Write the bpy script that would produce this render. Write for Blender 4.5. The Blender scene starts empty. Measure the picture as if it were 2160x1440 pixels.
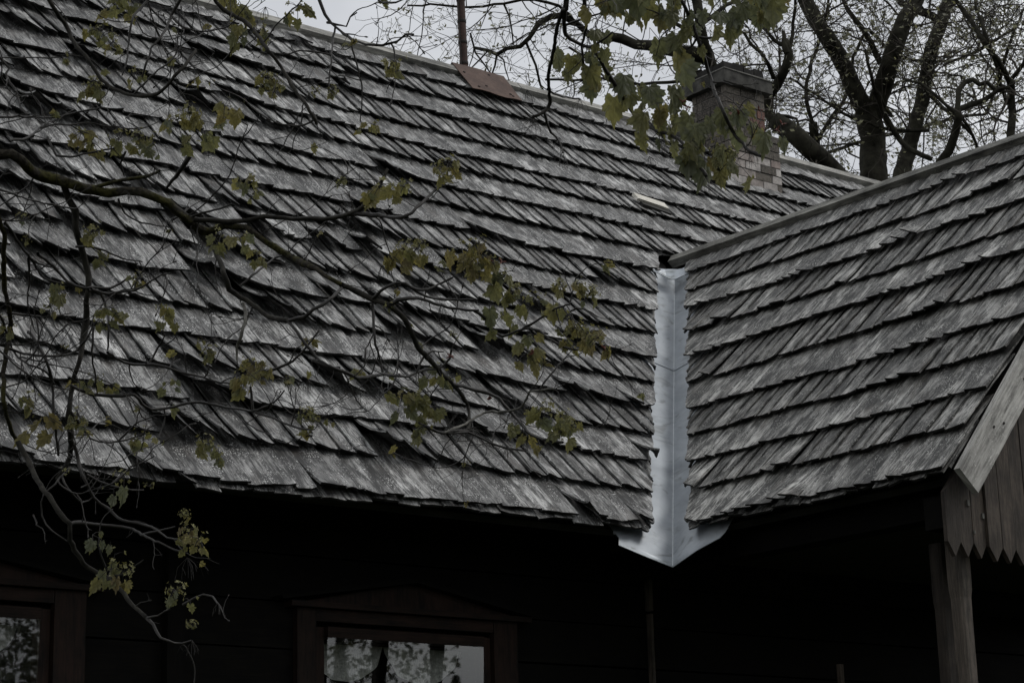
import bpy, math, random
import numpy as np
from math import sin, cos, tan, radians, pi, sqrt
from mathutils import Vector, Matrix, noise

# ------------------------------------------------------------------ camera
F = 4400.0                                   # focal length in photo pixels (2160 wide)
YAW, PIT, ROLL = radians(38.75), radians(14.69), radians(-1.55)
CAM = Vector((0, 0, 1.6))
fw = Vector((sin(YAW)*cos(PIT), cos(YAW)*cos(PIT), sin(PIT)))
r0 = Vector((cos(YAW), -sin(YAW), 0)); u0 = r0.cross(fw)
rt = r0*cos(ROLL)+u0*sin(ROLL); up = -r0*sin(ROLL)+u0*cos(ROLL)
sc = bpy.context.scene
cam = bpy.data.cameras.new('camera'); cam.sensor_width = 36; cam.lens = F/2160*36
cam.clip_start = .05; cam.clip_end = 2000
co = bpy.data.objects.new('camera', cam); sc.collection.objects.link(co)
M = Matrix((rt, up, -fw)).transposed().to_4x4(); M.translation = CAM
co.matrix_world = M; sc.camera = co

# ------------------------------------------------------------------ sky, sun, exposure
SUN_EL, SUN_AZ = radians(50), radians(122)   # azimuth clockwise from +Y
W = bpy.data.worlds.new("World"); sc.world = W; W.use_nodes = True
nt = W.node_tree; nt.nodes.clear()
def wn(t, **k):
    n = nt.nodes.new(t)
    for a, b in k.items(): setattr(n, a, b)
    return n
sky = wn('ShaderNodeTexSky'); sky.sky_type = 'NISHITA'; sky.sun_disc = False
sky.sun_elevation = SUN_EL; sky.sun_rotation = SUN_AZ; sky.dust_density = 4; sky.air_density = 1.5
tc = wn('ShaderNodeTexCoord'); mp = wn('ShaderNodeMapping'); mp.inputs['Scale'].default_value = (1.2, 1.2, 3.0)
nz = wn('ShaderNodeTexNoise'); nz.inputs['Scale'].default_value = 1.7; nz.inputs['Detail'].default_value = 5
cr = wn('ShaderNodeValToRGB')
cr.color_ramp.elements[0].position = .40; cr.color_ramp.elements[0].color = (6.9, 7.1, 7.5, 1)
cr.color_ramp.elements[1].position = .60; cr.color_ramp.elements[1].color = (13.2, 13.4, 13.5, 1)
mx = wn('ShaderNodeMixRGB'); mx.inputs[0].default_value = .93
bg = wn('ShaderNodeBackground'); bg.inputs['Strength'].default_value = .12
out = wn('ShaderNodeOutputWorld')
nt.links.new(tc.outputs['Generated'], mp.inputs[0]); nt.links.new(mp.outputs[0], nz.inputs['Vector'])
nt.links.new(nz.outputs['Fac'], cr.inputs[0]); nt.links.new(sky.outputs[0], mx.inputs[1])
nt.links.new(cr.outputs[0], mx.inputs[2]); nt.links.new(mx.outputs[0], bg.inputs[0]); nt.links.new(bg.outputs[0], out.inputs[0])
sl = bpy.data.lights.new('sun', 'SUN'); sl.energy = 1.2; sl.angle = radians(22); sl.color = (1, .965, .91)
so = bpy.data.objects.new('sun', sl); sc.collection.objects.link(so)
sd = Vector((sin(SUN_AZ)*cos(SUN_EL), cos(SUN_AZ)*cos(SUN_EL), sin(SUN_EL)))
so.rotation_euler = sd.to_track_quat('Z', 'Y').to_euler()
vs = sc.view_settings; vs.view_transform = 'Standard'; vs.look = 'None'; vs.exposure = -0.42; vs.gamma = 1
sc.cycles.max_bounces = 6; sc.cycles.diffuse_bounces = 3; sc.cycles.transparent_max_bounces = 12

# ------------------------------------------------------------------ helpers
RNG = random.Random(11)
def ray(x, y): return (fw*F + rt*(x-1080) - up*(y-720))/F       # 1 m deep per unit
def at(x, y, d): return CAM + ray(x, y)*d                       # a point d metres deep

class Bag:
    def __init__(s): s.v = []; s.f = []; s.uv = []; s.r = []; s.m = []
    def add(s, vs, fs, uvs=None, rnd=0., mi=0):
        b = len(s.v); s.v += [tuple(v) for v in vs]
        for f in fs:
            s.f.append(tuple(b+i for i in f)); s.m.append(mi)
            for i in f:
                s.uv.append(uvs[i] if uvs else (0., 0.)); s.r.append((rnd, (rnd*7.31) % 1))
    def build(s, name, mats, parent=None, smooth=False):
        me = bpy.data.meshes.new(name); me.from_pydata(s.v, [], s.f)
        a = me.uv_layers.new(name='UVMap'); a.data.foreach_set('uv', np.array(s.uv, dtype=np.float32).ravel())
        b = me.uv_layers.new(name='rnd'); b.data.foreach_set('uv', np.array(s.r, dtype=np.float32).ravel())
        if not isinstance(mats, (list, tuple)): mats = [mats]
        for m in mats: me.materials.append(m)
        me.polygons.foreach_set('material_index', s.m)
        if smooth: me.polygons.foreach_set('use_smooth', [True]*len(s.f))
        me.update()
        o = bpy.data.objects.new(name, me); sc.collection.objects.link(o)
        if parent: o.parent = parent
        return o
    def prism(s, c, ax, ay, az, rnd=None, j=0.):          # oriented box: centre and three half-axes; uv in metres along ay
        if rnd is None: rnd = RNG.random()
        c, ax, ay, az = map(Vector, (c, ax, ay, az)); vs = []; uv = []
        ou, ov = rnd*9, rnd*17
        for i in (-1, 1):
            for k in (-1, 1):
                for l in (-1, 1):
                    J = Vector([RNG.uniform(-j, j) for _ in range(3)]) if j else Vector((0, 0, 0))
                    vs.append(c+ax*i+ay*k+az*l+J); uv.append((ou+i*ax.length+l*az.length, ov+k*ay.length))
        s.add(vs, [(0, 1, 3, 2), (4, 6, 7, 5), (0, 4, 5, 1), (2, 3, 7, 6), (0, 2, 6, 4), (1, 5, 7, 3)], uv, rnd)
    def box(s, x0, x1, y0, y1, z0, z1, along='x', rnd=None, j=0.):
        c = Vector(((x0+x1)/2, (y0+y1)/2, (z0+z1)/2)); X = Vector(((x1-x0)/2, 0, 0)); Y = Vector((0, (y1-y0)/2, 0)); Z = Vector((0, 0, (z1-z0)/2))
        if along == 'x': s.prism(c, Y, X, Z, rnd, j)
        elif along == 'y': s.prism(c, X, Y, Z, rnd, j)
        else: s.prism(c, X, Z, Y, rnd, j)
    def poly(s, pts, t, rnd=None, along=1):               # polygon pts extruded by vector t
        if rnd is None: rnd = RNG.random()
        n = len(pts); t = Vector(t); pts = [Vector(p) for p in pts]
        vs = pts+[p+t for p in pts]
        uv = [((p.x+p.y)*.7+rnd*9, p.z+rnd*17) if along == 1 else (p.z+rnd*9, (p.x+p.y)*.7+rnd*17) for p in vs]
        fs = [tuple(range(n))[::-1], tuple(range(n, 2*n))]+[(i, (i+1) % n, n+(i+1) % n, n+i) for i in range(n)]
        s.add(vs, fs, uv, rnd)
    def tube(s, pts, rad, n=6, rnd=0., bump=0., mi=0):
        pts = [Vector(p) for p in pts]
        if len(pts) < 2: return
        vs = []; uv = []; L = 0.; prev = None
        for i, p in enumerate(pts):
            t = (pts[min(i+1, len(pts)-1)]-pts[max(i-1, 0)])
            if t.length < 1e-9: t = Vector((0, 0, 1))
            t.normalize()
            if prev is None: a = t.orthogonal().normalized()
            else:
                a = prev-t*prev.dot(t)
                a = a.normalized() if a.length > 1e-6 else t.orthogonal().normalized()
            prev = a; b = t.cross(a)
            if i: L += (p-pts[i-1]).length
            r = rad[i]
            for k in range(n):
                q = 2*pi*k/n; rr = r
                if bump: rr = r*(1+bump*noise.noise(Vector((p.x*9+cos(q)*1.5, p.y*9+sin(q)*1.5, p.z*9))))
                vs.append(p+(a*cos(q)+b*sin(q))*rr); uv.append((k/n*2*pi*r, L))
        fs = []
        for i in range(len(pts)-1):
            for k in range(n):
                k2 = (k+1) % n; fs.append((i*n+k, i*n+k2, (i+1)*n+k2, (i+1)*n+k))
        if rad[-1] > .004 and n > 4: fs.append(tuple(range((len(pts)-1)*n, len(pts)*n)))
        s.add(vs, fs, uv, rnd, mi)

def tag(o, label=None, cat=None, group=None, kind=None):
    for k, v in (('label', label), ('category', cat), ('group', group), ('kind', kind)):
        if v: o[k] = v
    return o
def empty(name, loc, label, cat, group=None):
    o = bpy.data.objects.new(name, None); sc.collection.objects.link(o); o.location = loc; o.empty_display_size = .2
    bpy.context.view_layer.update()
    return tag(o, label, cat, group)
def adopt(child, parent):                                  # parent without moving
    child.parent = parent; child.matrix_parent_inverse = Matrix.Translation(-Vector(parent.location)) if parent.type == 'EMPTY' else Matrix.Identity(4)
    return child
def smooth_path(pts, step):
    """Catmull-Rom through pts (vectors), about one point per `step`."""
    P = [Vector(p) for p in pts]; out_ = []
    if len(P) < 3: 
        n = max(2, int((P[1]-P[0]).length/step)); return [P[0].lerp(P[1], i/n) for i in range(n+1)]
    for i in range(len(P)-1):
        a, b, c, d = P[max(i-1, 0)], P[i], P[i+1], P[min(i+2, len(P)-1)]
        n = max(1, int((c-b).length/step))
        for k in range(n):
            t = k/n
            out_.append(.5*((2*b)+(-a+c)*t+(2*a-5*b+4*c-d)*t*t+(-a+3*b-3*c+d)*t*t*t))
    out_.append(P[-1]); return out_

# ------------------------------------------------------------------ materials
class NT:
    def __init__(s, name):
        s.mat = bpy.data.materials.new(name); s.mat.use_nodes = True; s.t = s.mat.node_tree
        s.t.nodes.clear(); s.out = s.n('ShaderNodeOutputMaterial')
    def n(s, t, **k):
        x = s.t.nodes.new(t)
        for a, b in k.items(): setattr(x, a, b)
        return x
    def l(s, a, b): s.t.links.new(a, b)
    def uv(s, name='UVMap', scale=(1, 1, 1)):
        u = s.n('ShaderNodeUVMap'); u.uv_map = name; m = s.n('ShaderNodeMapping'); m.inputs['Scale'].default_value = scale
        s.l(u.outputs[0], m.inputs[0]); return m.outputs[0]
    def obj(s, scale=(1, 1, 1)):
        u = s.n('ShaderNodeTexCoord'); m = s.n('ShaderNodeMapping'); m.inputs['Scale'].default_value = scale
        s.l(u.outputs['Object'], m.inputs[0]); return m.outputs[0]
    def noise(s, vec, scale=1, detail=4, rough=.55, dist=0):
        n = s.n('ShaderNodeTexNoise'); n.inputs['Scale'].default_value = scale; n.inputs['Detail'].default_value = detail
        n.inputs['Roughness'].default_value = rough; n.inputs['Distortion'].default_value = dist
        s.l(vec, n.inputs['Vector']); return n.outputs['Fac']
    def ramp(s, fac, stops, interp='LINEAR'):
        r = s.n('ShaderNodeValToRGB'); r.color_ramp.interpolation = interp
        e = r.color_ramp.elements
        while len(e) < len(stops): e.new(.5)
        for i, (p, c) in enumerate(stops):
            e[i].position = p; e[i].color = (*(c if isinstance(c, tuple) else (c, c, c)), 1)
        s.l(fac, r.inputs[0]); return r.outputs[0]
    def mix(s, fac, a, b, mode='MIX'):
        m = s.n('ShaderNodeMixRGB', blend_type=mode)
        for i, q in ((0, fac), (1, a), (2, b)):
            if isinstance(q, (int, float)): m.inputs[i].default_value = q if i == 0 else (q, q, q, 1)
            elif isinstance(q, tuple): m.inputs[i].default_value = (*q, 1)
            else: s.l(q, m.inputs[i])
        return m.outputs[0]
    def math(s, op, a, b=None):
        m = s.n('ShaderNodeMath', operation=op)
        for i, q in ((0, a), (1, b)):
            if q is None: continue
            if isinstance(q, (int, float)): m.inputs[i].default_value = q
            else: s.l(q, m.inputs[i])
        return m.outputs[0]
    def rnd(s, k=0):
        u = s.n('ShaderNodeUVMap'); u.uv_map = 'rnd'; x = s.n('ShaderNodeSeparateXYZ'); s.l(u.outputs[0], x.inputs[0]); return x.outputs[k]
    def bump(s, h, st=.5, d=.003):
        b = s.n('ShaderNodeBump'); b.inputs['Strength'].default_value = st; b.inputs['Distance'].default_value = d
        s.l(h, b.inputs['Height']); return b.outputs[0]
    def pbr(s, col, rough=.8, spec=.3, normal=None, metal=0.):
        p = s.n('ShaderNodeBsdfPrincipled')
        if isinstance(col, tuple): p.inputs['Base Color'].default_value = (*col, 1)
        else: s.l(col, p.inputs['Base Color'])
        if isinstance(rough, (int, float)): p.inputs['Roughness'].default_value = rough
        else: s.l(rough, p.inputs['Roughness'])
        p.inputs['Specular IOR Level'].default_value = spec; p.inputs['Metallic'].default_value = metal
        if normal: s.l(normal, p.inputs['Normal'])
        s.l(p.outputs[0], s.out.inputs[0]); return p

def wood(name, dark, mid, light, lichen=.5, grain=1., rough=.75, spec=.35, tint=None, bump=.6, rlo=.62, rhi=1.3):
    t = NT(name)
    g1 = t.noise(t.uv(scale=(95*grain, 7*grain, 1)), 1, 5, .68, .6)
    g2 = t.noise(t.uv(scale=(230*grain, 15*grain, 1)), 1, 4, .7)
    pt = t.noise(t.uv(scale=(14, 6, 1)), 1, 4, .6)
    h = t.mix(.5, g1, g2); h2 = t.mix(.38, h, pt)
    col = t.ramp(h2, [(.40, dark), (.485, mid), (.575, light)])
    rv = t.ramp(t.rnd(0), [(0, rlo), (1, rhi)])
    col = t.mix(1., col, rv, 'MULTIPLY')
    # weather blotches: broad silvery or darkened zones of the whole surface
    bl = t.ramp(t.noise(t.obj((1.1, 1.1, 1.1)), 1, 5, .6), [(.3, .62), (.7, 1.25)])
    col = t.mix(1., col, bl, 'MULTIPLY')
    if lichen:
        sp = t.noise(t.uv(scale=(190, 80, 1)), 1, 2, .6)
        zone = t.ramp(t.noise(t.uv(scale=(18, 9, 1)), 1, 3), [(.45, 0.), (.62, 1.)])
        spm = t.ramp(sp, [(.57, 0.), (.64, 1.)])
        m = t.mix(1., spm, zone, 'MULTIPLY')
        m = t.mix(1., m, lichen, 'MULTIPLY')
        col = t.mix(m, col, tuple(min(.85, c*1.9) for c in light))
    if tint:
        tm = t.ramp(t.noise(t.uv(scale=(9, 4, 1)), 1, 3), [(.56, 0.), (.72, .55)])
        col = t.mix(tm, col, tint)
    t.pbr(col, rough, spec, t.bump(h, bump, .004)); return t.mat
MSH = wood('weathered_shingle', (.008, .008, .008), (.035, .035, .0348), (.38, .38, .375), lichen=.9, tint=(.068, .06, .054), rough=.56, spec=.5, bump=.9, rlo=.5, rhi=1.4)
MSHP = wood('weathered_shingle_olive', (.008, .0079, .0076), (.039, .0386, .0366), (.35, .346, .33), lichen=.7, tint=(.07, .06, .05), rough=.6, spec=.45, bump=.9, rlo=.52, rhi=1.38)
MDECK = wood('dark_deck_board', (.01, .01, .01), (.02, .019, .018), (.035, .033, .03), lichen=0)
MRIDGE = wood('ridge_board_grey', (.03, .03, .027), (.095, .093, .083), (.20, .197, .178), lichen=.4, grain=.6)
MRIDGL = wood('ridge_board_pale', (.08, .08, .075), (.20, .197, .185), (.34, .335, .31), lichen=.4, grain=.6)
MBARGE = wood('barge_board_silver', (.10, .098, .092), (.27, .265, .25), (.44, .43, .41), lichen=.5, grain=.5, rlo=.95, rhi=1.05)
MPALE = wood('pale_fresh_slat', (.30, .29, .26), (.5, .48, .43), (.66, .64, .58), lichen=.3, rlo=.95, rhi=1.05)
MGABLE = wood('brown_gable_board', (.012, .009, .0065), (.033, .025, .019), (.066, .052, .041), lichen=.12, grain=.7, rlo=.6, rhi=1.3)
MPOST = wood('grey_brown_post', (.014, .012, .0095), (.042, .035, .028), (.085, .07, .057), lichen=.1, grain=.6, rlo=.9, rhi=1.1)
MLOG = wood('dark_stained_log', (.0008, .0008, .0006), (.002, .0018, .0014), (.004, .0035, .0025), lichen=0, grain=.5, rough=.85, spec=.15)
MFRAME = wood('faded_red_window_paint', (.002, .0012, .001), (.011, .006, .004), (.020, .010, .007), lichen=0, grain=.5, rough=.7, spec=.2)

MEND = wood('shaded_end_grain', (.006, .006, .006), (.018, .018, .017), (.045, .044, .042), lichen=0, rough=.9, spec=.1)  # butts and undersides: weathered end grain, with their shade painted in as darker colour

def metal():
    t = NT('galvanised_sheet')
    a = t.noise(t.obj((3, 3, 3)), 1, 5, .6, 1.5); b = t.noise(t.obj((2.5, 2.5, 4)), 1, 4, .6, 2.)
    c = t.noise(t.obj((60, 60, 60)), 1, 2)
    m = t.mix(.5, a, b); m = t.mix(.08, m, c)
    col = t.ramp(m, [(.3, (.25, .275, .305)), (.5, (.36, .39, .425)), (.68, (.47, .50, .53))])
    st = t.ramp(t.noise(t.obj((4, 4, 9)), 1, 3, .5, 2.5), [(.57, 0.), (.70, .6)])
    col = t.mix(st, col, (.15, .16, .15))
    t.pbr(col, t.ramp(a, [(.3, .36), (.7, .52)]), .5, t.bump(a, .12, .01), metal=.5); return t.mat
MMETAL = metal()
def rust(name, a, b, c):
    t = NT(name); n = t.noise(t.obj((9, 9, 9)), 1, 6, .65); n2 = t.noise(t.obj((60, 60, 60)), 1, 3)
    col = t.ramp(t.mix(.3, n, n2), [(.32, a), (.5, b), (.66, c)]); t.pbr(col, .8, .3, t.bump(n2, .3, .002)); return t.mat
MRUST = rust('rusty_brown_plate', (.045, .029, .024), (.074, .047, .038), (.110, .074, .060))
MPIPE = rust('rusty_brown_pipe', (.02, .012, .010), (.042, .024, .020), (.068, .040, .033))
MBAND = rust('dark_iron_band', (.008, .007, .006), (.014, .011, .010), (.025, .019, .016))

def brick():
    t = NT('sooty_brick'); n = t.noise(t.obj((22, 22, 22)), 1, 5, .6); n2 = t.noise(t.obj((90, 90, 90)), 1, 2)
    base = t.ramp(t.rnd(0), [(0, (.035, .033, .03)), (.32, (.08, .074, .065)), (.45, (.125, .115, .10)), (.52, (.105, .062, .052)), (.66, (.155, .075, .064)), (.72, (.26, .235, .22)), (1, (.42, .40, .385))], 'LINEAR')
    v = t.ramp(n, [(.3, .6), (.7, 1.35)]); col = t.mix(1., base, v, 'MULTIPLY')
    # flaking limewash on the bricks near the roof
    z = t.ramp(n2, [(.5, 0.), (.6, .25)]); col = t.mix(z, col, (.3, .25, .23))
    t.pbr(col, .9, .2, t.bump(t.mix(.5, n, n2), .6, .006)); return t.mat
MBRICK = brick()
def plain(name, a, b, sc_=20, rough=.9, spec=.2, bd=.004):
    t = NT(name); n = t.noise(t.obj((sc_, sc_, sc_)), 1, 5, .6)
    t.pbr(t.ramp(n, [(.35, a), (.65, b)]), rough, spec, t.bump(n, .5, bd)); return t.mat
MMORTAR = plain('lime_mortar', (.07, .066, .06), (.17, .16, .15), 30)
MSOOT = plain('sooty_chimney_cap', (.02, .02, .019), (.085, .083, .077), 9)
MCEM = plain('cement_lip', (.10, .10, .095), (.2, .195, .18), 25)
MBARK = plain('maple_bark', (.007, .0065, .0055), (.028, .026, .021), 45, .85, .25)
MTWIG = plain('maple_twig', (.006, .0055, .005), (.020, .017, .015), 60, .6, .4)
MGTWIG = plain('grey_dead_twig', (.06, .058, .052), (.15, .145, .13), 60, .7, .3)
def moss():
    t = NT('mossy_bark'); n = t.noise(t.obj((16, 16, 16)), 1, 5, .65); n2 = t.noise(t.obj((90, 90, 90)), 1, 3)
    m = t.ramp(n, [(.44, 0.), (.56, 1.)])
    bark = t.ramp(n2, [(.35, (.012, .011, .009)), (.65, (.042, .038, .031))])
    ms = t.ramp(n2, [(.35, (.014, .014, .005)), (.65, (.050, .048, .017))])
    t.pbr(t.mix(m, bark, ms), .95, .1, t.bump(n2, .9, .006)); return t.mat
MMOSS = moss()
MOAK = plain('oak_bark_greenish', (.007, .0065, .005), (.032, .031, .023), 9, .95, .1, .03)
MBTW = plain('far_tree_twig', (.020, .018, .015), (.045, .040, .034), 8, .9, .1)
MSEAL = plain('bud_red', (.06, .015, .010), (.13, .035, .022), 60, .6, .3)

def leafmat(name, cols, trans=.45, veins=True):
    t = NT(name)
    u = t.n('ShaderNodeUVMap'); u.uv_map = 'UVMap'; x = t.n('ShaderNodeSeparateXYZ'); t.l(u.outputs[0], x.inputs[0])
    base = t.ramp(t.rnd(0), [(i/(len(cols)-1), c) for i, c in enumerate(cols)])
    n = t.noise(t.uv(scale=(5, 5, 1)), 1, 4); base = t.mix(1., base, t.ramp(n, [(.3, .7), (.7, 1.3)]), 'MULTIPLY')
    h = None
    if veins:
        ang = t.math('ARCTAN2', x.outputs[0], t.math('ADD', x.outputs[1], .001))
        sv = t.math('ABSOLUTE', t.math('SINE', t.math('MULTIPLY', ang, 4.19)))
        r = t.math('SQRT', t.math('ADD', t.math('MULTIPLY', x.outputs[0], x.outputs[0]), t.math('MULTIPLY', x.outputs[1], x.outputs[1])))
        d = t.math('MULTIPLY', sv, r)
        m = t.ramp(d, [(.012, 1.), (.045, 0.)])
        base = t.mix(t.math('MULTIPLY', m, .45), base, t.mix(1., base, (.45, .42, .4), 'MULTIPLY')); h = d
        h = t.ramp(d, [(0, 0.), (.25, 1.)])
    p = t.n('ShaderNodeBsdfPrincipled'); t.l(base, p.inputs['Base Color']); p.inputs['Roughness'].default_value = .5; p.inputs['Specular IOR Level'].default_value = .35
    if h: t.l(t.bump(h, .5, .006), p.inputs['Normal'])
    tr = t.n('ShaderNodeBsdfTranslucent'); t.l(t.mix(1., base, (1.2, 1.15, .85), 'MULTIPLY'), tr.inputs[0])
    ms = t.n('ShaderNodeMixShader'); ms.inputs[0].default_value = trans
    t.l(p.outputs[0], ms.inputs[1]); t.l(tr.outputs[0], ms.inputs[2]); t.l(ms.outputs[0], t.out.inputs[0])
    return t.mat
MLEAF = leafmat('maple_leaf', [(.105, .118, .080), (.150, .152, .072), (.195, .178, .076), (.150, .126, .066), (.115, .085, .052)], .52)
MBLOS = leafmat('maple_blossom', [(.11, .105, .045), (.17, .165, .07), (.25, .24, .12)], .3, False)
MBUDL = leafmat('far_spring_leaf', [(.05, .05, .026), (.10, .10, .055), (.17, .17, .10)], .4, False)
MCONI = leafmat('far_dark_foliage', [(.05, .056, .042), (.12, .13, .095), (.24, .25, .19)], .2, False)
MGRASS = plain('ground_grass', (.012, .016, .007), (.03, .036, .014), 1.5, .95, .1, .02)

def glass():
    t = NT('window_glass'); tr = t.n('ShaderNodeBsdfTransparent'); tr.inputs[0].default_value = (.92, .93, .93, 1)
    g = t.n('ShaderNodeBsdfGlossy'); g.inputs['Roughness'].default_value = .015; g.inputs[0].default_value = (.9, .92, .93, 1)
    n = t.noise(t.obj((3, 3, 3)), 1, 1); t.l(t.bump(n, .05, .01), g.inputs['Normal'])
    m = t.n('ShaderNodeMixShader'); m.inputs[0].default_value = .095
    t.l(tr.outputs[0], m.inputs[1]); t.l(g.outputs[0], m.inputs[2]); t.l(m.outputs[0], t.out.inputs[0]); return t.mat
MGLASS = glass()
MCURT = plain('lace_curtain', (.24, .25, .235), (.42, .43, .40), 90, .9, .1)

# ------------------------------------------------------------------ the house: roof geometry
TH = radians(49); T = tan(TH); SN, CS = sin(TH), cos(TH)
EX, EY, EZ = 6.446, 6.9025, 3.16                     # the corner where both eaves meet
RZ = EZ + 4.68*SN; RY = EY + 4.68*CS                 # main ridge
PZ = EZ + 2.69*SN; PX = EX + 2.69*CS                 # porch ridge
YF = 5.25                                            # front of the porch roof
X0, X1 = 0.7, 15.4
house = empty('log_house', (8, 9, 0), 'old dark log house with grey wooden shingle roofs meeting in a metal valley', 'house')
def hp(bag, name, mat, parent=None, smooth=False):
    o = bag.build(name, mat, None, smooth); adopt(o, parent or house); return o

def fbm(a, s, seed): return noise.fractal(Vector((a, s, seed)), 1., 2., 3)

ROWS = [.012, .27, .52, .762, 1.0, 1.235, 1.485, 1.75, 2.0, 2.23, 2.475, 2.72, 2.965, 3.21, 3.44, 3.68, 3.93, 4.17, 4.42]
PROWS = [.005, .251, .503, .73, .972, 1.225, 1.50, 1.727, 1.993, 2.2, 2.44]

def shingle_roof(name, mat, P, rows, a0, a1, smax, clip, ribfirst, chaosf, wob, seed, wmean, flip=1):
    """P(a, s, h): world point; a across, s up the slope, h off the plane. clip(a0,a1,s)->(a0,a1) or None"""
    R = random.Random(seed); B = Bag()
    V = [0., .035, .10, .18, .27, .5]
    specs = [(-.004, 0, .020, 0, .26), (.03, 0, .006, 1, .2)] + [(s, i, 0, 0, None) for i, s in enumerate(rows)]
    for ri, (s0, idx, drop, under, vmax) in enumerate(specs):
        starter = vmax is not None
        rib = ((idx % 2) == ribfirst)
        a = a0; grp = 0; gl = 0.; gn = 1; skew = 0.; gdrop = 0.
        while a < a1:
            ch = chaosf(a, s0)
            wm = wmean*(1+.22*max(0, ch-.2)); w = min(max(R.gauss(wm, wm*.22), wm*.55), wm*1.6)
            if grp <= 0:
                skew = R.gauss(0, .006)
                if R.random() < ch*.30 and not starter:
                    grp = gn = R.randint(2, 7); gl = R.uniform(.018, .070)*min(1.3, .45+ch); skew = R.uniform(-.02, .09)*flip*ch; gdrop = R.uniform(-.008, .022)
                    if R.random() < .55: a += R.uniform(.008, .035)*ch      # open crack before a lifted batch
                else: gl = 0.; gdrop = 0.
            k = grp/gn if grp > 0 else 0.
            lift = gl*k*k + abs(R.gauss(0, .0022+.003*ch)) + (R.uniform(.01, .035) if R.random() < .03*ch+.004 else 0)
            grp -= 1
            wv = wob*(fbm(a*.35, idx*1.3+seed, 1.)*.9 + .35*fbm(a*1.7, idx*2.1+seed, 5.))
            s = s0+wv-gdrop+R.gauss(0, (.0035 if flip > 0 else .0020)+.004*ch)
            if starter: s = s0 + wv*.9 + R.gauss(0, .008)
            hb = (.056 if not starter else (.034 if ri == 0 else .018)) + .0025*R.random()
            th = R.uniform(.008, .012)
            side = (.0052 if rib else (-.0055 if flip > 0 else -.0030))
            if starter: side = 0
            gap = R.uniform(0., .0025)+(R.uniform(.002, .008) if R.random() < .10+.2*ch else 0)
            L = min(.5, smax-s) if not starter else .3
            if L < .06: a += w; continue
            aw0, aw1 = a+gap, a+w; vst = 0.
            if clip(aw0, aw1, s, R) is None:
                if clip(aw0, aw1, s+L, R) is None: a += w; continue
                lo_, hi_ = 0., L
                for _ in range(12):
                    md_ = (lo_+hi_)/2
                    if clip(aw0, aw1, s+md_, R) is None: lo_ = md_
                    else: hi_ = md_
                vst = hi_+.001
            cc = clip(aw0, aw1, s+vst, R); near = vst > 0 or (cc and abs(cc[1]-aw1) > 1e-6)
            VV = [i*.03 for i in range(1, 17)] if near else V
            vmx = [vst]+[v for v in VV if vst+.01 < v < L-.02]+[L]
            if vst > .34: a += w; continue
            jag = [R.gauss(0, .0028 if flip > 0 else .0018) for _ in range(4)]; skew = 0 if near else skew
            slope_end = R.gauss(0, .0028)
            if rib: slope_end -= .003*flip
            cup = R.uniform(.0, .004)
            top = []; bot = []; uvt = []
            rr = R.random(); ou, ov = R.uniform(0, 40), R.uniform(0, 40)
            ok = True
            for vi, v in enumerate(vmx):
                c = clip(aw0, aw1, s+v, R)
                if c is None:
                    ok = vi > 1
                    if ok: vmx = vmx[:vi]
                    break
                c0, c1 = c
                fall = max(0., 1-v/.33)**2.2
                for q in range(4):
                    u = q/3; aa = c0+(c1-c0)*u + skew*(.35-v)*(1 if v < .35 else 0)
                    ss = s+v+(jag[q]+slope_end*(u-.5)*3 if vi == 0 else 0)
                    h = hb*(1-v/.5) + side*(1-2*u)*(1 if v < .3 else .3) + cup*(2*u-1)**2 + lift*fall*(1.15-.75*u if flip > 0 else .4+.75*u)
                    h += .012*fbm(aa*.5, ss*.6, 3.+seed)
                    top.append(P(aa, ss, h)); bot.append(P(aa, ss, h-th*(1-.5*v/.5))); uvt.append((ou+(aa-aw0), ov+v))
            nv = len(vmx)
            if ok and nv > 1:
                n = nv*4; fs = []; fe = []
                for i in range(nv-1):
                    for q in range(3):
                        b = i*4+q
                        fs.append((b, b+1, b+5, b+4)); fe.append((n+b, n+b+4, n+b+5, n+b+1))
                    fs.append((i*4, (i+1)*4, n+(i+1)*4, n+i*4)); fs.append((i*4+3, n+i*4+3, n+(i+1)*4+3, (i+1)*4+3))
                for q in range(3): fe.append((q, n+q, n+q+1, q+1))
                uu = uvt+[(x+.01, y+.004) for x, y in uvt]; B.add(top+bot, fs, uu, rr*(.55 if starter else 1.)); k0 = len(B.v)-2*n; 
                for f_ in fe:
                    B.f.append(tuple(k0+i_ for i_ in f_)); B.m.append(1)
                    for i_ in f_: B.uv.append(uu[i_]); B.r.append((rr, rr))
            a += w
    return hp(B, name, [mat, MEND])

# main roof, faces -Y.  a = x
def gsag(x, s): return -.05*math.exp(-((x-3.9)/1.1)**2)*max(0, 1-s/2.)
def Pm(a, s, h):
    s = s+gsag(a, s)
    return Vector((a, EY+s*CS-h*SN, EZ+s*SN+h*CS-.045*CS))
def clip_main(b0, b1, s, R):
    if s*SN+EZ < PZ+.02:
        v0 = EX+s*CS-.160; v1 = 2*PX-v0
        if b0 >= v0 and b1 <= v1: return None
        if b0 < v0 < b1: return b0, max(b0+.002, v0+.004*sin(s*57)+R.uniform(-.004, .004))
        if b0 < v1 < b1: return v1, b1
    if b0 < 10.13 and b1 > 9.63 and 3.70 < s < 4.2:
        if b0 > 9.62 and b1 < 10.14 and s > 4.05: return None
    return b0, b1
def chaos_main(a, s):
    c = .85*max(0., 1-max(0, (a-4.6))/3.2) + .12
    c *= (1.05-.10*s)
    c += .4*math.exp(-((a-6.0)/.7)**2-((s-1.0)/.9)**2)
    return max(.07, min(1.2, c))
mr = shingle_roof('main_roof', MSH, Pm, ROWS, X0, X1, 4.60, clip_main, 1, chaos_main, .030, 3, .092)
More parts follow.
